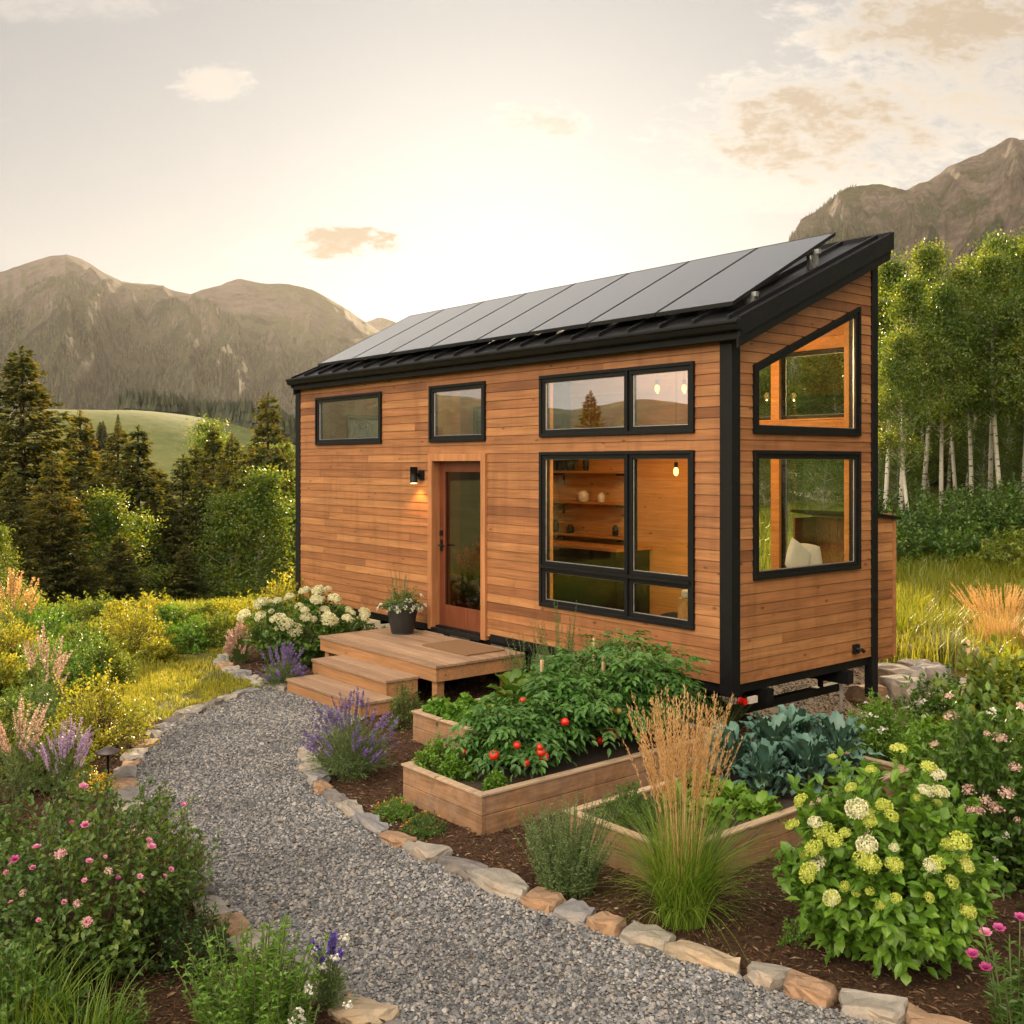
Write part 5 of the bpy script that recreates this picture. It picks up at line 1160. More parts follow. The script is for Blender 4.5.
for k, (px, ty, d, w_, lb) in enumerate(((112, 498, 30, .9, 'round light green young aspen in front of the twin-tipped spruces'), (82, 520, 31, .8, 'young aspen left of the round light green one'), (250, 476, 36, .8, 'pointed young aspen left of the house, in front of the golden spruce'), (214, 500, 35, .8, 'wide low aspen beside the dark gap in the woods'),
        (292, 452, 46, .75, 'yellow-green aspen touching the black house corner'), (3, 528, 22, .9, 'bright low aspen cut by the left edge'), (275, 505, 40, .8, 'young aspen low beside the house corner'), (205, 426, 70, .7, 'yellow-green treetop behind the brownish spruces'), (225, 440, 64, .7, 'yellow treetop just right of the brownish spruces'), (140, 520, 34, .7, 'dusky young aspen right of the round light green one'))):
    tree(AS[3], px, ty, d, lb, 'young aspens in the woods on the left', 8.0, k*1.7, w_*1.4)
ga = 'white-trunked aspens on the right'
rg = rnd(8); row = [(884, 300, 27), (905, 262, 30), (899, 285, 25), (921, 250, 31), (941, 283, 26), (958, 300, 29), (972, 272, 27), (990, 245, 30), (1003, 262, 26), (1022, 236, 28), (1040, 245, 25), (1062, 225, 29), (930, 310, 36), (965, 255, 37), (1000, 275, 38), (890, 275, 38), (948, 300, 42), (1018, 290, 36), (880, 330, 33), (912, 330, 24), (1085, 240, 26), (1110, 215, 30), (1140, 240, 25), (1180, 220, 28), (1230, 235, 27)]
row.sort()
for k, (px, ty, d) in enumerate(row):
    n_in = k; place = 'in the front of the stand' if d < 28 else ('in the middle of the stand' if d < 34 else 'at the back of the stand'); where = 'beyond the right edge' if px > 1030 else 'right of the house'
    CNT[(place, where)] = CNT.get((place, where), -1)+1
    tree(AS[k % 3], px, ty, d, 'aspen %s %s, %s from the house' % (where, place, ORD[CNT[(place, where)]]), ga, 8.0, k*2.4, rg.uniform(.85, 1.05))
for k, (x, y, h_) in enumerate(((12.5, 10.5, 8), (14.5, 13.5, 9), (13.5, 7.5, 8), (16.5, 10, 9), (17.5, 15, 9), (12, 16.5, 8.5), (16, 18, 9), (19, 12.5, 9))):
    tree(AS[k % 3], 0, 0, y, 'aspen outside the right of frame mirrored in the gable windows, %s in its row' % ORD[k], 'aspens mirrored in the gable windows', 8.0, k*1.1, 1, (x, y), h_)
for k, (px, ty, d) in enumerate(((700, 400, 75), (735, 395, 68), (765, 385, 72), (795, 380, 66), (825, 372, 70), (850, 365, 64), (872, 352, 60), (780, 400, 58), (845, 395, 56), (880, 380, 52), (900, 360, 55), (930, 350, 58), (960, 345, 60), (990, 350, 58), (1020, 350, 62))):
    tree(SP[k % 3], px, ty, d, 'dark spruce far behind the house and aspens, %s from the left' % ORD[k], 'spruces far behind the house', 10.0, k*1.9, 1.25)
for k, (x, y, h_) in enumerate(((14.5, 42, 7), (17, 45, 8), (19.5, 41, 7.5), (22, 46, 8.5), (24.5, 43, 8), (27, 47, 8), (16, 50, 8), (20.5, 52, 9), (25, 53, 9), (30, 50, 9), (23, 38, 7), (28, 40, 8))):
    tree(SP[k % 3], 0, 0, y, 'dark spruce in the shade behind the aspen trunks, %s from the house' % ORD[k], 'dark spruces behind the aspens', 10.0, k*1.7, 1.5, (x, y), h_)
for k, (x, y, h_) in enumerate(((11.8, 33, 4.0), (13.5, 35, 4.6), (15.2, 33.5, 4.0), (16.8, 36, 4.8), (18.5, 34, 4.2), (12.9, 37.5, 4.6), (20.5, 36, 5), (10.9, 29.5, 2.8), (14.9, 30.5, 3.0), (17.2, 31, 3.2))):
    tree(AS[3], 0, 0, y, 'low leafy young aspen below the white trunks, %s from the house' % ORD[k], 'young aspens under the tall ones', 8.0, k*1.3, 1.0, (x, y), h_)
for k, (x, y, h_, v) in enumerate(((8.8, 36, 4.6, 3), (10.2, 39, 5.6, 3), (11.8, 41, 6, 0), (9.6, 43, 6, 3), (7.9, 40, 5.2, 3), (12.8, 40, 6, 3), (7.4, 30, 2.8, 3), (8.7, 29, 2.6, 3), (6.6, 34, 3.6, 3), (13.6, 44, 7, 0), (11, 46, 7, 2), (8.6, 47, 7, 1))):
    tree(AS[v], 0, 0, y, 'young aspen behind the house, glimpsed through its gable windows, %s counting outwards' % ORD[k], 'young aspens behind the house', 8.0, k*1.3, 1.2, (x, y), h_)
for k, (x, y, h_, v) in enumerate(((11.5, 8.6, 3.6, 3), (13.2, 9.8, 4.2, 3), (12.6, 12.2, 3.8, 3), (15.2, 11.6, 5, 3), (15, 8.6, 4.6, 3), (18, 8, 6, 3), (20, 15, 7, 2), (22, 10, 8, 0), (24, 13.5, 8, 2), (21, 18, 8, 1), (17.5, 17, 5, 3), (14.3, 15.8, 4.2, 3))):
    tree(AS[v], 0, 0, y, 'leafy aspen right of the frame mirrored in the gable windows, %s of the lower row' % ORD[k], 'leafy aspens mirrored in the gable windows', 8.0, k*1.9, 1.2, (x, y), h_)
for p_ in SP+AS: # prototypes stand in the far woods as trees of their own
    pass
PROTO_SPOTS = [(SP[0], -9.5, 62, 10.5, 'spruce deep in the left woods, hidden behind the golden one'), (SP[1], -30, 60, 10, 'spruce deep in the left woods behind the tallest one'), (SP[2], -22, 66, 10, 'spruce deep in the left woods at the foot of the hill'),
               (AS[0], 21, 31, 8, 'aspen beyond the right edge, deep in the stand'), (AS[1], 24, 27, 8, 'aspen beyond the right edge, far side of the stand'), (AS[2], 19, 37, 8, 'aspen beyond the right edge at the very back'), (AS[3], -15, 52, 7, 'low aspen deep in the left woods')]
for p_, x, y, h_, lb in PROTO_SPOTS:
    p_.location = (x, y, float(terrain_z(x, y))-.1); p_['label'] = lb; p_['group'] = 'trees deep in the woods'

# far-off woods that read as one mass: thousands of small conifers on slopes
def cones(name, pts, hts, lab, m_, seed=1, wide=.2):
    rg = rnd(seed); n = len(pts); k = 6; g = Geo(); V = []; 
    for tier, (z0, z1, w0) in enumerate(((0, .55, 1.0), (.28, .8, .72), (.55, 1.0, .45))):
        th = np.arange(k)*2*np.pi/k+tier*.5; ring = np.stack([np.cos(th), np.sin(th)], -1)[None]*(wide*hts*w0)[:, None, None]*rg.uniform(.7, 1.25, (n, k, 1))
        B = np.concatenate([ring+pts[:, None, :2], np.broadcast_to((pts[:, 2]+hts*z0)[:, None, None], (n, k, 1))], -1); T = np.c_[pts[:, :2], pts[:, 2]+hts*z1][:, None]
        Vv = np.concatenate([B, T], 1).reshape(-1, 3); i = np.arange(k); f = np.stack([i, (i+1) % k, np.full(k, k)], -1); g.add(Vv, ((np.arange(n)*(k+1))[:, None, None]+f[None]).reshape(-1, 3))
    return tag(g.build(name, m_), lab, 'forest', None, 'stuff')
def far_forest(name, Mg, n, hlo, hhi, thr, seed, lab, t0=.25, t1=.985, azr=None, r0=0, Rr=1, sc=300):
    Rg, Pg, Z = Mg; rg = rnd(seed); a, b = Rg.shape; jmax = int(np.searchsorted(Rg[:, 0], Rr))-1
    i = (rg.uniform(0, 1, n*3)**.8)*(jmax-2)+1; j = rg.uniform(0, b-2, n*3); i0, j0 = i.astype(int), j.astype(int); fi, fj = i-i0, j-j0
    bl = lambda Q: Q[i0, j0]*(1-fi)*(1-fj)+Q[i0+1, j0]*fi*(1-fj)+Q[i0, j0+1]*(1-fi)*fj+Q[i0+1, j0+1]*fi*fj
    r_, p_, z_ = bl(Rg), bl(Pg), bl(Z); x, y = r_*np.sin(p_), r_*np.cos(p_); f = fbm(x/sc, y/sc, seed, 4)+.30*(1-z_/Z.max())-.1
    ok = (f > thr) & (p_ > R(azr[0])) & (p_ < R(azr[1])); x, y, z_ = x[ok][:n], y[ok][:n], z_[ok][:n]
    return cones(name, np.c_[x, y, z_-1.5], rg.uniform(hlo, hhi, len(x)), lab, FM, seed, .17)
FM = m_leaf('far_conifer_foliage', [(0, (.028, .038, .02)), (.5, (.042, .05, .026)), (1, (.085, .078, .035))], trans=.15, rough=.8, nscale=.01)
far_forest('conifer_forest', Rm, 22000, 7, 14, .47, 4, 'dark conifer forest clinging to the slopes of the rocky right mountain', azr=(12, 32), Rr=2620, sc=260)
far_forest('conifer_forest', Lm, 16000, 12, 24, .57, 6, 'hazy conifer forest on the lower slopes of the left mountains', azr=(-34, 2), Rr=4300, sc=500)
rg = rnd(12); n = 1500; az = rg.uniform(R(-20.8), R(-10), n); r_ = 470 + 22*rg.uniform(-1, 1, n) + 90*(az+R(15.5))/R(5)*-.5 + 14*np.sin(az*60); x, y = r_*np.sin(az), r_*np.cos(az)
edge = rg.uniform(size=n) < 1.0; z_ = terrain_z(x, y); cones('hill_forest', np.c_[x, y, z_-.3], rg.uniform(7, 13, n), 'band of hazy forest along the crest of the green hill', FM, 3, .24)
# ------------------------------------------------------------------ planting beside the path, right side
spiky('lavender', 'big rounded lavender in full purple bloom beside the curve of the gravel', 'lavender', 352, 778, .40, .66, 100, 'sage', 'lav', 101, splen=.13, nst=260, lps=16, pl=.014, r=.011)
shrub('box_shrub', 'small dense dark green shrub tucked between the lavender and the steps', 'shrub', 407, 727, .21, .42, 'mid', 102, nst=150, lps=22, L=.022, Wd=.013)
shrub('ground_cover', 'low green cushion with orange-tipped flowers, left one at the stone edging', 'ground cover', 394, 818, .17, .13, 'bright', 103, nst=90, lps=18, L=.02, Wd=.009, stemmat='stem', flowers=[])
shrub('ground_cover', 'low green cushion with orange-tipped flowers, right one in front of the tomato bed', 'ground cover', 425, 833, .16, .13, 'mid', 104, nst=90, lps=18, L=.02, Wd=.009, stemmat='stem')
for (px, py, sd_) in ((394, 818, 1), (425, 833, 2)):
    par = [o for o in S.objects if o.name.startswith('ground_cover')][sd_-1]; rg = rnd(sd_); g = Geo(); n = 46; D = dome(n, rg, .05); D[:, 0] -= .25; D = unit(D); g.leaves(D*A_([.165, .165, .13]), unit(D+rg.normal(0, .5, (n, 3))), .018, .012, rg, 's'); g.build('flowers', L_['orange'], par)
# sage: upright stems
def upright(name, label, cat, px, py, Rr, H, n, lm, seed, ll=.028, lw=.009, lps=46, lean=.35, loc=None, flowers=None, group=None, shape='s', up=.6, stemr=.0022, taper=.5, par=None):
    rg = rnd(seed); t = par or thing(name, label, cat, loc or at(px, py), 0, group); g = Geo()
    a = rg.uniform(0, 2*np.pi, n); r0 = Rr*.45*np.sqrt(rg.uniform(0, 1, n)); h = H*rg.uniform(.6, 1.08, n)*(1-.35*(r0/(Rr*.45))**2); tt = np.linspace(0, 1, 6)[None]
    ln = lean*(r0/(Rr*.45))*h*rg.uniform(.5, 1.3, n); C = np.stack([np.cos(a)[:, None]*(r0[:, None]+ln[:, None]*tt**1.4), np.sin(a)[:, None]*(r0[:, None]+ln[:, None]*tt**1.4), h[:, None]*tt], -1); C[:, :, :2] += rg.normal(0, .006, (n, 1, 2))*tt[:, :, None]*3
    g.tubes(C, np.full((n, 6), stemr), 3, 1); k = np.repeat(np.arange(n), lps); m_ = len(k); u = rg.uniform(.12, 1, m_); ui = u*5; i0 = np.minimum(ui.astype(int), 4); f = (ui-i0)[:, None]; q = C[k, i0]*(1-f)+C[k, i0+1]*f
    b = rg.uniform(0, 2*np.pi, m_); d = unit(np.c_[np.cos(b), np.sin(b), np.full(m_, up)+rg.normal(0, .25, m_)]); sc = (1-taper*u)
    g.leaves(q, d, ll*sc*rg.uniform(.7, 1.25, m_), lw*sc*rg.uniform(.8, 1.2, m_), rg, shape, 0, N=A_([0, 0, 1])+rg.normal(0, .4, (m_, 3)))
    g.build('foliage', [L_[lm], M['stem']], t); return t, C
upright('sage_bush', 'upright grey-green sage bush between the edging stones and the kale bed corner', 'shrub', 566, 893, .34, .56, 210, 'sage', 110, ll=.034, lw=.010, lps=60, lean=.45)
# feather reed grass
def reed(name, label, px, py, Rr, Hb, Hp, nb, npl, seed, leaf='reed', plume='tan', loc=None, wd=.006, group=None, lean=.35):
    rg = rnd(seed); t = thing(name, label, 'ornamental grass', loc or at(px, py), 0, group)
    g = Geo(); blades(g, rg, nb, Rr, Hb, .75, wd, k=7, droop=.55); blades(g, rg, nb//3, Rr*1.1, Hb*.6, 1.3, wd, k=7, droop=.9); g.build('blades', L_[leaf], t)
    if npl:
        g = Geo(); C = blades(g, rg, npl, Rr*.8, Hp, lean, wd*.45, k=7, droop=.08, hvar=.22)
        for i0, w_ in ((4, 1.0),):
            m_ = 60; k = np.repeat(np.arange(npl), m_); u = rg.uniform(0, 1, len(k)); q = C[k, 4]*(1-np.clip(u*2, 0, 1))[:, None]+C[k, 5]*np.clip(u*2, 0, 1)[:, None]; hi = u > .5; q[hi] = C[k[hi], 5]*(2-2*u[hi])[:, None]+C[k[hi], 6]*(2*u[hi]-1)[:, None]
            ax = unit(C[:, 6]-C[:, 4])[k]; g.leaves(q+rg.normal(0, .0032, q.shape), unit(ax+rg.normal(0, .22, q.shape)), .026*rg.uniform(.6, 1.2, len(k)), .0050, rg, 's')
        g.build('plumes', L_[plume], t)
    return t
reed('feather_grass', 'tall feather grass with tan upright plumes in the middle foreground', 683, 922, .12, .72, 1.20, 900, 120, 120, lean=.2, wd=.0065)
shrub('hydrangea', 'large hydrangea with lime and cream flower heads, right foreground', 'hydrangea', 884, 955, .53, 1.0, 'bright', 130, nst=250, lps=20, L=.075, Wd=.052, shape='l', flat=.6, depth=.5, lumpy=.12, ball=True, shoot=.12, tipup=.3,
      flowers=[('lime', 44, .82, -.2), ('cream', 13, .78, -.25)], stemmat='stem')
shrub('flowering_shrub', 'tall leafy shrub with pale pink clusters at the right edge', 'shrub', 995, 868, .52, 1.10, 'mid', 131, nst=240, lps=22, L=.065, Wd=.036, shape='l', flat=.5, lumpy=.2, flowers=[('pale', 22, .9, .25), ('white', 12, 1, .1)], stemmat='stem')
shrub('flowering_shrub', 'leafy olive-green shrub behind the lime hydrangea', 'shrub', 935, 800, .36, .60, 'bright', 132, nst=160, lps=22, L=.055, Wd=.032, shape='l', flat=.5, flowers=[('pale', 7, .8, .3)], stemmat='stem')
shrub('herb_bush', 'fine-leaved dark green herb bush with a few white flowers beside the metal stake', 'herb', 882, 762, .34, .58, 'bright', 133, nst=260, lps=30, L=.036, Wd=.013, flowers=[('white', 8, 1, .5)], stemmat='stem')
shrub('leafy_shrub', 'yellow-green broad-leaved shrub at the right edge below the copper grass', 'shrub', 1000, 765, .55, .98, 'chart', 134, nst=180, lps=16, L=.10, Wd=.065, shape='l', flat=.7, depth=.6, stemmat='stem')
shrub('leafy_shrub', 'deep green leafy shrub between the herb bush and the rocks', 'shrub', 940, 742, .38, .6, 'mid', 135, nst=130, lps=18, L=.06, Wd=.034, shape='l', flat=.5, stemmat='stem', flowers=[('white', 6, 1, .3)])
upright('zinnia', 'leafy zinnia plant with magenta flowers in the bottom right corner', 'flower', 1018, 1035, .30, .50, 22, 'mid', 136, ll=.07, lw=.022, lps=24, lean=.35, up=.5, stemr=.004)
zin = [o for o in S.objects if o.name == 'zinnia'][0]; rg = rnd(3)
for (x, y, z, k) in ((-.19, .02, .34, 'magenta'), (-.15, -.02, .30, 'magenta'), (-.06, .05, .44, 'magenta'), (.02, .02, .50, 'magenta'), (-.12, .05, .42, 'rose')): put_head(zin, k, (x, y, z), unit(A_([x, -.3, 1])), rg, 1.0)
shrub('rose_bush', 'leafy shrub outside the bottom right corner beside the zinnia', 'shrub', 1120, 930, .5, .8, 'deep', 137, nst=120, lps=22, L=.05, Wd=.03, flowers=[('rose', 5, 1, .3)])
shrub('herb_bush', 'tiny green weed in the mulch at the foot of the lime hydrangea', 'herb', 796, 945, .10, .14, 'bright', 138, nst=40, lps=14, L=.018, Wd=.009, stemmat='stem')
upright('rosemary', 'wispy yellow-green tuft at the foot of the black corner post', 'herb', 716, 735, .30, .50, 60, 'reed', 139, ll=.03, lw=.003, lps=30, lean=.7, up=1.2)
upright('rosemary', 'wispy green tuft left of the black corner post, behind the tomatoes', 'herb', 690, 742, .22, .42, 44, 'mid', 140, ll=.03, lw=.003, lps=30, lean=.6, up=1.2)
# ------------------------------------------------------------------ vegetables
def hb(x, y, z=.215): return H2W(x, y, z)
def big_leaf(g, base, az, el, L, Wd, rg, mt=0, wavy=.12, nx=9, ny=6, curl=.5, rib=True):
    """one broad leaf with midrib, arching and ruffled at the edge"""
    u = np.linspace(0, 1, nx); v = np.linspace(-1, 1, ny*2+1); U, V = np.meshgrid(u, v, indexing='ij'); prof = np.where(u < .25, .14+u*1.2, np.sin(np.pi*np.clip((u-.02), 0, 1)**.8)**.7)[:, None]; prof = np.maximum(prof, .08)*np.interp(u, [0, .9, 1], [1, 1, .25])[:, None]
    ph = rg.uniform(0, 6); ed = np.abs(V)**2; y = V*prof*Wd/2*(1-.1*ed); zz = ed*wavy*L*np.sin(U*24+ph+V*2)*.45*prof + np.abs(V)*prof*Wd*.16
    ang = el - curl*U*1.6; s = np.cumsum(np.cos(ang), 0)*L/nx; h = np.cumsum(np.sin(ang), 0)*L/nx; x = s; z = h+zz
    ca, sa = math.cos(az), math.sin(az); P3 = np.stack([base[0]+x*ca-y*sa, base[1]+x*sa+y*ca, base[2]+z], -1).reshape(-1, 3); i = np.arange(nx*len(v)).reshape(nx, len(v))
    g.add(P3, np.stack([i[:-1, :-1], i[1:, :-1], i[1:, 1:], i[:-1, 1:]], -1).reshape(-1, 4), mt, True)
def rosette(name, label, cat, loc, n, L, Wd, lm, seed, el0=.3, el1=1.35, wavy=.12, stalk=.06, curl=.5, group=None, stemmat='stem'):
    rg = rnd(seed); t = thing(name, label, cat, loc, rg.uniform(0, 6), group); g = Geo()
    for k in range(n):
        f = (k+.5)/n; az = k*2.4+rg.normal(0, .2); el = el0+(el1-el0)*f+rg.normal(0, .08); b = (0.02*math.cos(az), .02*math.sin(az), stalk*f*2.0)
        big_leaf(g, b, az, el, L*rg.uniform(.75, 1.1)*(1-.25*f), Wd*rg.uniform(.8, 1.15), rg, 0, wavy, curl=curl)
    g.build('leaves', [L_[lm]], t); g = Geo(); g.tube([(0, 0, -.02), (0, 0, stalk*2.2)], [.016, .010], 8); g.build('stalk', M[stemmat], t); return t
BXW = BC[1]-BC[0]
for k, (x, y, s_, lb) in enumerate(((1.10, -.40, 1.0, 'kale farthest left at the back of its bed'), (1.50, -.45, 1.05, 'kale at the back right of its bed'), (1.22, -.85, 1.15, 'largest kale in the middle of its bed'), (1.60, -.95, 1.0, 'kale at the right rim of its bed'), (1.12, -1.25, .95, 'kale at the left rim, nearest the tan grass'), (1.52, -1.38, .85, 'front kale leaning over the leafy greens'))):
    rosette('kale_plant', 'blue-green ' + lb, 'kale', hb(x-.10, y-.05, .2), 34, .36*s_, .115*s_, 'kale', 200+k, .4, 1.45, .26, .10, .5, 'blue-green kale plants in the raised bed')
for k, (x, y) in enumerate(((1.05, -1.68), (1.38, -1.72), (1.65, -1.78), (1.2, -2.02), (1.5, -2.08))):
    rosette('chard_plant', 'bright leafy green in front of the kale, %s from the left rim' % ORD[k], 'leafy greens', hb(x, y, .19), 26, .20, .09, 'bright', 220+k, .2, 1.2, .2, .03, .6, 'leafy greens in the kale bed')
for k, (x, y) in enumerate(((1.02, -2.35), (1.15, -2.6), (1.35, -2.42), (1.65, -2.55))):
    shrub('herb_bush', 'feathery parsley-like herb at the front of the kale bed, %s from its left corner' % ORD[k], 'herb', 0, 0, .15, .2, 'mid', 230+k, loc=hb(x, y, .19), nst=70, lps=24, L=.018, Wd=.009, stemmat='stem', group='herbs at the front of the kale bed')
# lettuce bed
for k, (x, y, s_) in enumerate(((-1.80, -1.88, 1.0), (-1.52, -1.9, 1.05), (-1.22, -1.86, 1.1), (-1.75, -1.6, .9), (-1.42, -1.62, 1))):
    shrub('lettuce', 'curly bright green lettuce in the low bed, %s from the steps' % ORD[k], 'lettuce', 0, 0, .14*s_, .2*s_, 'lettuce', 240+k, loc=hb(x, y, .2), nst=60, lps=14, L=.045, Wd=.045, shape='l', stemmat='stem', group='curly lettuces in the low bed')
for k, (x, y, s_) in enumerate(((-1.65, -1.15, 1.0), (-1.25, -1.3, 1.15), (-1.1, -.9, 1.15), (-1.55, -.75, 1.0))):
    rosette('cabbage_plant', 'tall pale-ribbed collard behind the lettuces, %s from the deck' % ORD[k], 'collard', hb(x, y, .2), 24, .34*s_, .17*s_, 'mid', 250+k, .4, 1.4, .14, .08, .45, 'collards behind the lettuces')
upright('oregano', 'tall bushy herb climbing above the house skirt beside the deck', 'herb', 0, 0, .42, .95, 46, 'tom', 260, ll=.035, lw=.02, lps=44, lean=.25, loc=hb(-1.75, -.45, .2), up=.3)
upright('oregano', 'tall thin herb with round leaves at the wheel fender', 'herb', 0, 0, .28, .85, 26, 'tom', 261, ll=.035, lw=.022, lps=34, lean=.4, loc=hb(-1.2, -.42, .2), up=.3)
upright('oregano', 'leafy herb hiding the right end of the deck', 'herb', 0, 0, .34, .8, 60, 'tom', 262, ll=.04, lw=.026, lps=44, lean=.35, loc=hb(-2.2, -.45, .0), up=.3)
# tomatoes
def tomato(label, x, y, Rr, H, seed, fruits):
    rg = rnd(seed); t = thing('tomato_plant', label, 'tomato plant', hb(x, y, .2), 0, 'tomato plants in the front bed'); g = Geo(); nst = 70; D = dome(nst, rg, -.2); rr = (1+.25*lump(D, seed))*rg.uniform(.5, 1.05, nst); tip = D*A_([Rr, Rr, H*.52])*rr[:, None]+A_([0, 0, H*.48]); tip[:, 2] = np.maximum(tip[:, 2], .05)
    base = np.c_[rg.normal(0, .04, (nst, 2)), np.clip(tip[:, 2]*.5, 0, H*.6)]; s = np.linspace(0, 1, 5)[None, :, None]; mid = (base+tip)/2+A_([0, 0, .08]); Pc = (1-s)**2*base[:, None]+2*s*(1-s)*mid[:, None]+s*s*tip[:, None]; g.tubes(Pc, np.broadcast_to(np.linspace(.005, .002, 5), (nst, 5)).copy(), 4, 1); g.tube([(0, 0, -.02), (.01, 0, H*.8)], [.012, .006], 6, 1)
    # compound leaves: a rachis with pairs of leaflets that hang
    nl = nst*7; k = np.repeat(np.arange(nst), 7); u = rg.uniform(.2, 1, nl); ui = u*4; i0 = np.minimum(ui.astype(int), 3); f = (ui-i0)[:, None]; q = Pc[k, i0]*(1-f)+Pc[k, i0+1]*f
    a = rg.uniform(0, 2*np.pi, nl); od = unit(np.c_[np.cos(a), np.sin(a), rg.uniform(-.35, .35, nl)]+D[k]*.6); Lr = rg.uniform(.11, .20, nl)
    for j in range(7):
        fr = .3+.7*(j//2)/3; sg = 0 if j == 6 else (1 if j % 2 else -1); p = q+od*(Lr*fr)[:, None]-A_([0, 0, 1])*(Lr*fr**2*.45)[:, None]; sd = unit(np.cross(od, A_([0, 0, 1.]))); d = unit(od*(1 if sg == 0 else .55)+sd*sg*.8+A_([0, 0, -.45])+rg.normal(0, .15, (nl, 3)))
        g.leaves(p, d, Lr*.42*rg.uniform(.8, 1.2, nl), Lr*.20, rg, 'l', 0, N=A_([0, 0, 1])+od*.3+rg.normal(0, .3, (nl, 3)))
    g.build('foliage', [L_['tom'], M['stem']], t)
    if 'tm' not in HEADS:
        gs = []
        for v in range(2):
            gg = Geo(); k_ = 9; th = np.linspace(0, np.pi, k_); gg.tube([(0, 0, .031*math.cos(a_)) for a_ in th], [.0008+.036*math.sin(a_)**.85 for a_ in th], 14, v if False else 0)
            n5 = 6; a_ = np.arange(n5)*2*np.pi/n5; gg.leaves(np.tile([[0, 0, .031]], (n5, 1)), np.c_[np.cos(a_), np.sin(a_), np.full(n5, .15)], .03, .009, rnd(2), 's', 1, N=np.tile([[0, 0, 1.]], (n5, 1))); gg.tubes(A_([[[0, 0, .03], [.004, 0, .05], [.01, 0, .065]]]), np.full((1, 3), .002), 4, 1)
            gs.append(gg.mesh('tomato', [M['tomato' if v == 0 else 'tomatog'], M['stem']]))
        HEADS['tm'] = gs
    for (fx, fy, s_, v) in fruits:      # fruit hangs on the side of the plant that faces the path
        px_, py_ = fx, fy; R_ = HEADS['tm'][v]; o = bpy.data.objects.new('tomato', R_); COL.objects.link(o); o.parent = t
        d = F*1.0; o.location = FR(t, fx, fy, Rr, H); o.scale = (s_,)*3; o.rotation_euler = (rg.normal(0, .3), rg.normal(0, .3), rg.uniform(0, 6))
    return t
def FR(t, px, py, Rr, H):
    """spot on the near shell of the plant's rounded crown along a line of sight read from the photo"""
    o = Vector((0, 0, CH)); d = Vector(((px-512)/F, 1, -(py-HZ)/F)); c = Vector(t.location)+Vector((0, 0, H*.5)); E = Vector((1/Rr, 1/Rr, 1/(H*.55)))
    o2 = Vector([(o[i]-c[i])*E[i] for i in range(3)]); d2 = Vector([d[i]*E[i] for i in range(3)]); a = d2.dot(d2); b = o2.dot(d2); cc_ = o2.dot(o2)-.95
    disc = b*b-a*cc_; s = (-b-math.sqrt(disc))/a if disc > 0 else -b/a; p = o+d*s-Vector(t.location)
    if disc <= 0: q = p-Vector((0, 0, H*.5)); r_ = math.sqrt(sum((q[i]*E[i])**2 for i in range(3))); p = q/r_+Vector((0, 0, H*.5))
    return p
tomato('low front tomato plant with several red fruits, second from the front bed corner', -.08, -2.42, .40, .62, 300, [(494, 755, 1.0, 0), (463, 752, .6, 0), (526, 763, .8, 0), (541, 752, .9, 0), (544, 757, 1.0, 0), (540, 747, .7, 0), (517, 745, .8, 0)])
tomato('tomato plant with a cluster of red fruits in the middle of the front bed', -.12, -1.85, .42, .82, 301, [(526, 729, .9, 0), (529, 738, .85, 0), (547, 736, .7, 0), (523, 700, .7, 0), (565, 722, .9, 0), (470, 745, .6, 1)])
tomato('large leafy tomato plant with two bright red fruits hanging over the rim', -.06, -1.30, .42, .90, 302, [(600, 740, 1.15, 0), (609, 733, 1.1, 0), (615, 736, .8, 0), (586, 712, .8, 0), (618, 711, .8, 1), (611, 709, .7, 1)])
tomato('tall tomato plant with unripe fruits nearest the black corner post', -.14, -.80, .38, .88, 303, [(656, 688, 1.0, 1), (650, 686, .8, 1), (650, 672, .8, 1), (665, 700, .7, 0)])
tomato('tall tomato plant at the back of the front bed by the wheel', -.42, -.98, .38, .92, 304, [(575, 680, .7, 1)])
tomato('narrow tomato plant leaning on the left stake', -.42, -1.55, .36, .80, 305, [(560, 700, .7, 0)])
for k, (x, y, s_) in enumerate(((-.46, -2.83, 1.0), (-.22, -2.86, .8), (-.46, -2.5, 1.0), (.18, -2.8, .5))):
    shrub('parsley', 'bright curly parsley clump in the tomato bed, %s from its left end' % ORD[k], 'herb', 0, 0, .19*s_, .26*s_, 'bright', 310+k, loc=hb(x, y, .2), nst=90, lps=26, L=.026, Wd=.018, stemmat='stem', group='parsley clumps in the tomato bed')
for k, (px, y, zt, lb) in enumerate(((542, -1.75, None, 'pale wooden stake standing among the tomatoes, left one'), (603.5, -1.3, None, 'pale wooden stake standing among the tomatoes, right one'), (594, -.35, None, 'short wooden stake against the house skirt'))):
    py_t = (660, 655, 638)[k]; x, z = onfront(px, py_t, y); g = Geo(); g.box((-.012, -.012, 0), (.012, .012, z-.2)); o = g.build('garden_stake', M['stake'], None, .003); o.location = H2W(x, y, .2); o.rotation_euler = (0, 0, HROT); tag(o, lb, 'stake', 'wooden stakes in the beds')
p = P(841, 712); g = Geo(); zt_ = CH-(656-HZ)/F*p[1]; g.box((-.016, -.003, -.1), (.016, .003, zt_)); g.box((-.003, .003, -.1), (.003, .026, zt_)); o = g.build('metal_stake', M['steel']); o.location = (*p[:2], 0); tag(o, 'grey steel garden stake standing by the back corner of the kale bed', 'stake')
p = P(968, 745); g = Geo(); zt_ = CH-(640-HZ)/F*p[1]; g.box((-.014, -.014, -.1), (.014, .014, zt_)); o = g.build('garden_stake', M['stake'], None, .003); o.location = (*p[:2], 0); tag(o, 'yellowish wooden stake in the leafy planting at the right', 'stake')
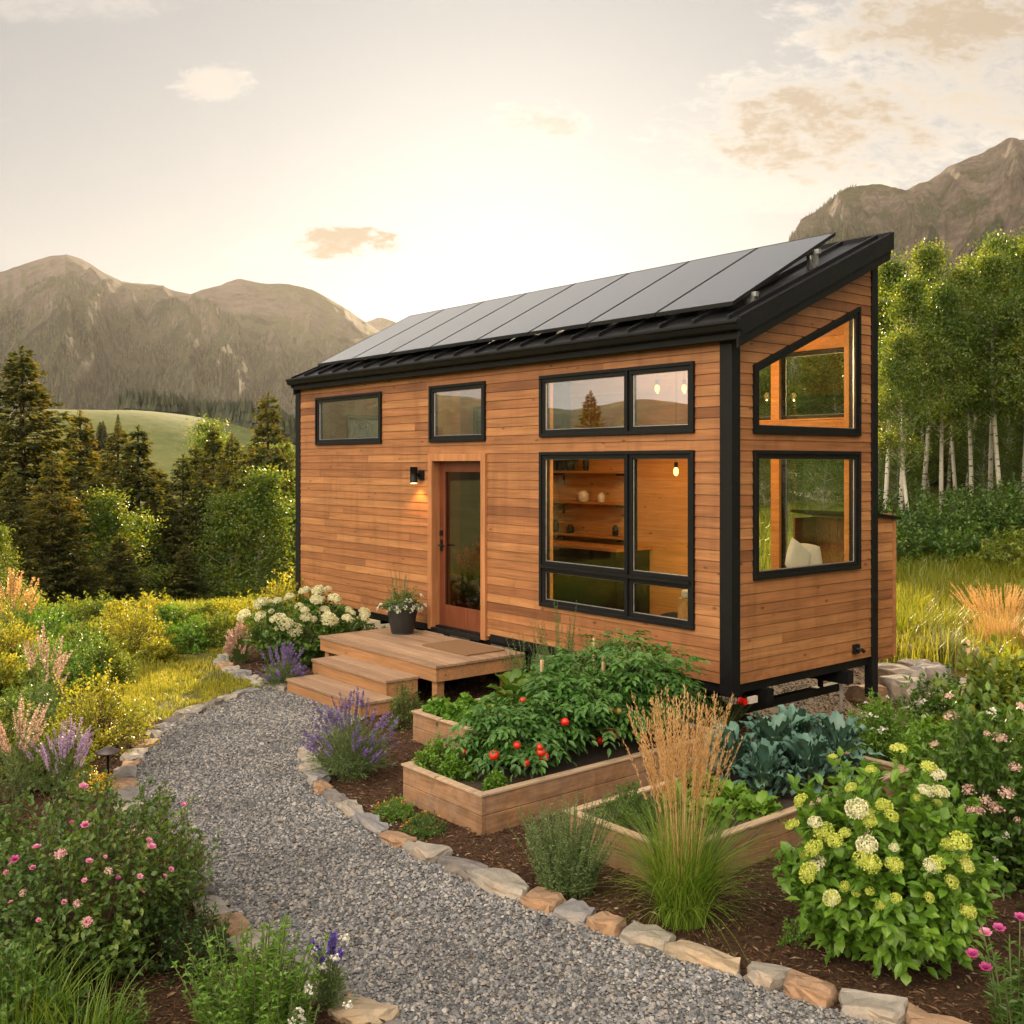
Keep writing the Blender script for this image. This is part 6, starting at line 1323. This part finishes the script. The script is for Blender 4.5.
# ------------------------------------------------------------------ potted plant on the deck
pz = DZ+.001; d_ = F*(CH-pz)/(635.5-HZ); pot = thing('potted_plant', 'black pot of trailing white flowers and a tall herb, on the deck', 'potted plant', ((401-512)/F*d_, d_+.15, pz))
g = Geo(); pr = [(0, .105), (.02, .118), (.27, .165), (.30, .172), (.315, .17), (.31, .155), (.26, .15)]; g.tube([(0, 0, a) for a, _ in pr], [b for _, b in pr], 32, 0, True, True); g.build('pot', M['pot'], pot); pot.scale = (1.15,)*3
g = Geo(); g.tube([(0, 0, .255), (0, 0, .262)], [.149, .149], 24); g.build('soil', M['soil'], pot)
rg = rnd(400); g, tip, D = bush_geo(.24, .20, rg, nst=110, lps=16, L=.026, Wd=.014, skirt=.35); 
for V in g.V: V[:, 2] += .26
g.build('foliage', [L_['mid'], M['stem']], pot)
for i in rg.permutation(np.where((D[:, 2] < .75))[0])[:34]: put_head(pot, 'white', tip[i]*1.03+A_([0, 0, .26]), unit(D[i]+A_([0, 0, .5])), rg, .9, 'flower')
before = set(o.name for o in S.objects); h_, _ = upright('herb', '', '', 0, 0, .20, .42, 18, 'sage', 401, ll=.026, lw=.006, lps=40, lean=.25, par=pot)
nh = [o for o in S.objects if o.name not in before][0]; nh.location = (-.03, 0, .26); nh.name = 'tall_herb'
# ------------------------------------------------------------------ bed beside the steps
shrub('hydrangea', 'white-headed hydrangea against the far end of the house wall', 'hydrangea', 303, 664, .68, .92, 'mid', 410, nst=190, lps=17, L=.075, Wd=.05, shape='l', flat=.55, ball=True, stemmat='stem', flowers=[('snow', 34, 1.0, .05)])
shrub('leafy_shrub', 'dark green shrub between the white hydrangea and the deck', 'shrub', 0, 0, .55, .66, 'mid', 411, loc=H2W(-5.75, -.5), nst=170, lps=18, L=.05, Wd=.03, shape='l', stemmat='stem')
spiky('lavender', 'smaller dusky lavender beside the lowest step', 'lavender', 281, 688, .32, .44, 60, 'sage', 'lav', 412, splen=.12, nst=150, lps=14, pl=.016, r=.012)
spiky('astilbe', 'soft pink flower clump at the end of the lawn stones', 'flower', 240, 664, .20, .44, 46, 'mid', 'pinksp', 413, splen=.13, nst=80, lps=12, pl=.022, r=.02)
shrub('golden_shrub', 'yellow-flowering shrub behind the pink clump at the left of the house', 'shrub', 262, 640, .62, .74, 'gold', 414, nst=170, lps=24, L=.045, Wd=.03, lumpy=.3)
shrub('golden_shrub', 'golden shrub touching the white hydrangea from behind', 'shrub', 285, 636, .5, .92, 'gold', 415, nst=130, lps=24, L=.045, Wd=.03, lumpy=.3)
# ------------------------------------------------------------------ left border
GS = [('rounded golden shrub with a dark green heart beside the path light', 95, 748, .50, .74, 'gold', 420, .032, .02), ('low yellow-green shrub left of the path light', 62, 785, .28, .42, 'chart', 421, .032, .022), ('yellow-green shrub cut by the left edge behind the rose bush', -2, 772, .42, .62, 'chart', 422, .035, .022),
      ('broad green shrub at the left of the lawn', 62, 690, .60, .72, 'bright', 423, .035, .022), ('round lime shrub between the lawn and the broad shrub', 108, 684, .34, .52, 'chart', 424, .035, .022), ('golden shrub at the back edge of the lawn', 135, 655, .58, .60, 'gold', 425, .04, .024),
      ('green mound right of the golden shrub behind the lawn', 188, 650, .42, .42, 'bright', 426, .04, .02), ('yellowish mound at the right end of the meadow edge', 220, 645, .45, .46, 'chart', 427, .04, .022), ('yellow shrub at the left edge of the meadow', 10, 668, .6, .6, 'gold', 428, .04, .022),
      ('green shrub at the left edge below the yellow one', -30, 705, .6, .6, 'chart', 429, .035, .02), ('green leafy shrub left of the rounded golden one', 28, 735, .42, .5, 'mid', 430, .035, .02), ('small gold mound right behind the lime shrub', 158, 662, .26, .30, 'gold', 431, .04, .022)]
for lb, px, py, r_, h_, lm, sd_, l_, w_ in GS:
    t = shrub('golden_shrub' if lm != 'mid' else 'leafy_shrub', lb, 'shrub', px, py, r_, h_, lm, sd_, nst=int(150+150*r_), lps=26, L=l_, Wd=w_, lumpy=.28, group='shrubs of the sunlit left border')
BR = [(15, 632, .62, .62, 'gold'), (48, 634, .6, .5, 'grassy'), (78, 630, .6, .56, 'chart'), (105, 628, .55, .55, 'chart'), (150, 627, .6, .55, 'gold'), (176, 629, .5, .38, 'grassy'), (203, 628, .55, .40, 'chart'), (232, 627, .5, .48, 'gold'), (35, 652, .6, .62, 'grassy'), (88, 655, .5, .45, 'chart'), (118, 640, .45, .5, 'gold'), (0, 700, .4, .55, 'gold'), (40, 712, .35, .5, 'chart')]
for k, (px, py, r_, h_, lm) in enumerate(BR):
    shrub('golden_shrub', '%s shrub on the brow of the meadow, %s in planting order' % ({'gold': 'yellow', 'chart': 'lime green', 'grassy': 'green'}[lm], ORD[k]), 'shrub', px, py, r_, h_, lm if lm != 'grassy' else 'bright', 700+k, nst=170, lps=24, L=.045, Wd=.026, lumpy=.3, group='shrubs along the brow of the meadow')
def wands(label, px, py, Rr, H, n, pet, seed, splen=.2, cat='flower', leaf='sage', name='salvia', **kw):
    return spiky(name, label, cat, px, py, Rr, H, n, leaf, pet, seed, splen=splen, nst=60, lps=12, upper=.72, **kw)
wands('tall pink flower spikes left of the rounded golden shrub', 45, 742, .34, .92, 20, 'pinksp', 440, .24, pl=.02, r=.014)
wands('pink flower spikes above the rose bush at the left edge', 18, 800, .34, .72, 30, 'pinksp', 441, .22, pl=.016, r=.012)
wands('lilac flower spikes between the pink ones and the path light', 62, 800, .36, .50, 44, 'lavp', 442, .16, pl=.014, r=.011)
wands('tan grass spikes rising above the yellow shrub at the left edge', 12, 655, .5, 1.0, 26, 'tan', 443, .3, leaf='reed', name='wild_grass', cat='grass', pl=.03, r=.02)
shrub('ground_cover', 'orange and gold low flowers at the foot of the path light', 'flower', 92, 790, .20, .16, 'yellowfl', 444, nst=80, lps=12, L=.018, Wd=.014, stemmat='stem')
shrub('rose_bush', 'big rose bush with scattered pink flowers in the left foreground', 'rose bush', 92, 968, .56, .90, 'rose', 450, nst=380, lps=27, L=.036, Wd=.023, lumpy=.26, ball=True, shape='l', flat=.45, flowers=[('rose', 22, .64, -.1), ('magenta', 8, .58, -.1), ('pale', 6, .6, .0)])
shrub('rose_bush', 'rose bush at the left edge behind the big one', 'rose bush', -40, 900, .55, .82, 'rose', 451, nst=230, lps=24, L=.038, Wd=.024, lumpy=.3, flowers=[('rose', 12, .9, .1)])
shrub('rose_bush', 'twiggy side shoots of roses leaning over the path stones', 'rose bush', 172, 905, .24, .60, 'chart', 452, nst=90, lps=24, L=.032, Wd=.02, lumpy=.35, flowers=[('rose', 3, .5, .2), ('white', 5, 1, .1)])
shrub('leafy_shrub', 'dark small-leaved bush low between the roses and the edging stones', 'shrub', 196, 968, .22, .34, 'deep', 453, nst=120, lps=22, L=.022, Wd=.013)
upright('mint', 'bright green upright mint at the bottom of the picture', 'herb', 256, 1046, .46, .54, 120, 'bright', 454, ll=.058, lw=.023, lps=34, lean=.4, up=.55, stemr=.003)
mint = [o for o in S.objects if o.name == 'mint'][0]; rg = rnd(8)
for k in range(9): a = rg.uniform(-1.2, 1.2); put_head(mint, 'white', (.40*math.cos(a)*rg.uniform(.6, 1.15), .34*math.sin(a)-.02, rg.uniform(.16, .46)), unit(A_([.3, -.2, 1])), rg, .8, 'flower')
wands('small violet-blue flower spikes behind the mint', 328, 1010, .12, .36, 9, 'delph', 455, .09, pl=.018, r=.013, name='delphinium')
upright('wildflower', 'small leafy seedling in the mulch at the bottom left', 'herb', 128, 1040, .16, .22, 14, 'bright', 456, ll=.05, lw=.02, lps=12, lean=.5, up=.6)
upright('wildflower', 'pale-tipped stems right of the mint at the bottom edge', 'flower', 296, 1075, .14, .34, 10, 'sage', 457, ll=.02, lw=.012, lps=50, lean=.3, up=.4)
reed('grass_tuft', 'long green grass tuft at the bottom left below the rose bush', 84, 1058, .14, .40, 0, 110, 0, 458, wd=.007)
reed('grass_tuft', 'green grass tuft in the bottom left corner', 12, 1050, .2, .5, 0, 160, 0, 459, wd=.007)
shrub('leafy_shrub', 'leafy green plant in the bottom left corner under the roses', 'shrub', 18, 1040, .3, .38, 'mid', 460, nst=110, lps=20, L=.04, Wd=.022)
# path light
p = P(108, 786); pl_ = thing('path_light', 'small dark path light with a mushroom cap standing in the mulch', 'path light', (*p[:2], 0)); g = Geo(); g.tube([(0, 0, -.05), (0, 0, .262)], .0095, 10); g.build('post', M['black'], pl_)
g = Geo(); pr = [(.255, .02), (.262, .095), (.270, .092), (.290, .045), (.302, .030), (.306, .004)]; g.tube([(0, 0, a) for a, _ in pr], [b for _, b in pr], 24); g.build('cap', M['capm'] if 'capm' in M else m_plain('dark_bronze_cap', (.10, .085, .085), .45, .5), pl_)
# ------------------------------------------------------------------ right rear: grasses
reed('copper_grass', 'copper-coloured upright grass at the right edge behind the rocks', 1000, 652, .28, .62, .86, 420, 150, 470, leaf='tan', wd=.010, lean=.5)
reed('blue_grass', 'spiky blue-grey grass tuft beside the rocks', 946, 664, .13, .56, 0, 320, 0, 471, leaf='blueg', wd=.008)
for k, (px, py, r_, h_, lm) in enumerate(((895, 640, .5, .7, 'chart'), (922, 636, .55, .75, 'chart'), (955, 632, .5, .65, 'chart'), (905, 620, .6, .75, 'bright'), (940, 612, .7, .7, 'chart'), (985, 622, .55, .6, 'chart'), (1022, 618, .6, .8, 'chart'), (965, 605, .7, .6, 'bright'), (1010, 598, .8, .8, 'gold'), (890, 608, .6, .5, 'chart'))):
    t = reed('meadow_grass', 'yellow-green grass clump behind the rocks, %s of the row right of the closet' % ORD[k], px, py, r_, h_*.72, 0, 620, 0, 480+k, leaf='grass', wd=.013, group='grass clumps behind the rocks')
for k, (px, py, r_, h_, lm) in enumerate(((893, 588, .9, 1.1, 'mid'), (915, 583, 1.0, 1.0, 'deep'), (945, 580, 1.1, 1.1, 'mid'), (975, 577, 1.0, 1.2, 'deep'), (1005, 580, 1.0, 1.3, 'mid'), (1030, 575, 1.2, 1.5, 'deep'), (885, 572, 1.2, 1.2, 'deep'), (930, 568, 1.3, 1.2, 'mid'), (990, 566, 1.3, 1.3, 'mid'), (1060, 580, 1.2, 1.4, 'mid'), (960, 590, .8, .8, 'mid'), (1018, 596, .9, .95, 'chart'))):
    shrub('undergrowth_shrub', 'dark green undergrowth shrub at the foot of the aspens, %s from the house' % ORD[k], 'shrub', px, py, r_, h_, lm, 500+k, nst=130, lps=24, L=.09, Wd=.055, lumpy=.3, group='undergrowth shrubs below the aspens')
# ------------------------------------------------------------------ grass that nobody could count
def grass_field(name, pts, H, wd, lm, seed, lab, lean=.5, hv=.4):
    rg = rnd(seed); g = Geo(); z = np.where(pts[:, 1] > 12, terrain_z(pts[:, 0], pts[:, 1]), 0); blades(g, rg, len(pts), 0, H, lean, wd, k=4, droop=.4, hvar=hv, base=np.c_[pts, z]); return tag(g.build(name, L_[lm]), lab, 'grass', None, 'stuff')
lawn = ccw(A_([P(*q)[:2] for q in ((150, 727), (168, 722), (190, 712), (214, 702), (240, 694), (262, 687), (236, 675), (226, 662), (232, 640), (225, 632), (150, 640), (110, 665), (90, 700), (118, 716))]))
rg = rnd(600); q = scatter(lawn, 3600, rg); f = fbm(q[:, 0]*2.2, q[:, 1]*2.2, 4, 4); q = q[f > .40]; grass_field('lawn_grass', q, .05, .006, 'lawn', 601, 'short sunlit lawn grass left of the path', .6)
qc = scatter(lawn, 7, rg); qq = np.vstack([c+rg.normal(0, .12, (90, 2)) for c in qc]); grass_field('lawn_clumps', qq, .09, .007, 'lawn', 602, 'small thick clumps in the lawn', .7)
mead = ccw(A_([(-9.5, 10.5), (-5.2, 10.8), (-4.8, 13), (-3.6, 14.6), (-3.3, 18.6), (-12, 18.6)])); q = scatter(mead, 1100, rg); q = q[fbm(q[:, 0]*.8, q[:, 1]*.8, 9, 3) > .38]; grass_field('meadow_grass', q, .2, .008, 'grass', 603, 'sunlit meadow grass along the brow of the slope', .5)
q = scatter(ccw(A_([(-20, 8), (-9, 9), (-9, 17), (-3, 17.4), (-3, 24), (-22, 24)])), 220, rg); grass_field('meadow_grass', q, .25, .013, 'grass', 604, 'meadow grass running down towards the woods', .5)
q = scatter(ccw(A_([(4.6, 12.6), (6.6, 11.6), (13, 14), (20, 22), (20, 30), (8, 32), (2.5, 22), (3.6, 15)])), 260, rg); grass_field('meadow_grass', q, .45, .016, 'grass', 605, 'sunlit meadow grass right of the house', .5)

for k, (x, y, r_, h_, lm) in enumerate(((-3.6, 6.2, .5, .8, 'rose'), (-4.6, 7.6, .55, .7, 'bright'), (-5.4, 9.0, .6, .8, 'chart'), (-6.2, 11, .6, .7, 'gold'), (-3.9, 4.9, .5, .7, 'mid'), (-5.6, 6.4, .6, .8, 'mid'), (-7.2, 8.6, .7, .9, 'chart'), (-7.4, 12.6, .7, .8, 'bright'))):
    shrub('border_shrub', 'garden shrub outside the left of the frame, %s of its group' % ORD[k], 'shrub', 0, 0, r_, h_, lm, 800+k, loc=(x, y, 0), nst=150, lps=24, L=.04, Wd=.025, lumpy=.28, group='shrubs outside the left of the frame')
for k, (x, y, r_, h_, lm) in enumerate(((3.3, 4.2, .5, .7, 'mid'), (4.5, 5.6, .6, .9, 'bright'), (5.4, 7.2, .6, .9, 'mid'), (4.9, 8.8, .5, .7, 'chart'), (6.4, 9.2, .7, .9, 'bright'), (7.2, 11.4, .7, .8, 'chart'), (5.7, 5.2, .6, .8, 'mid'))):
    shrub('border_shrub', 'garden shrub outside the right of the frame, %s of its group' % ORD[k], 'shrub', 0, 0, r_, h_, lm, 820+k, loc=(x, y, 0), nst=150, lps=24, L=.05, Wd=.03, lumpy=.28, group='shrubs outside the right of the frame')
q = scatter(ccw(A_([(-12, 1.5), (-3.2, 2.6), (-5.2, 6.6), (-5.8, 9.4), (-6.5, 10.8), (-12, 10.8)])), 420, rg); grass_field('meadow_grass', q, .3, .012, 'grass', 606, 'meadow grass left of the garden, outside the frame', .5)
q = scatter(ccw(A_([(4.2, 2.4), (13, 3), (14, 14.5), (6.8, 11.6), (6.2, 8.2), (5.6, 5.4)])), 420, rg); grass_field('meadow_grass', q, .3, .012, 'grass', 607, 'meadow grass right of the garden, outside the frame', .5)
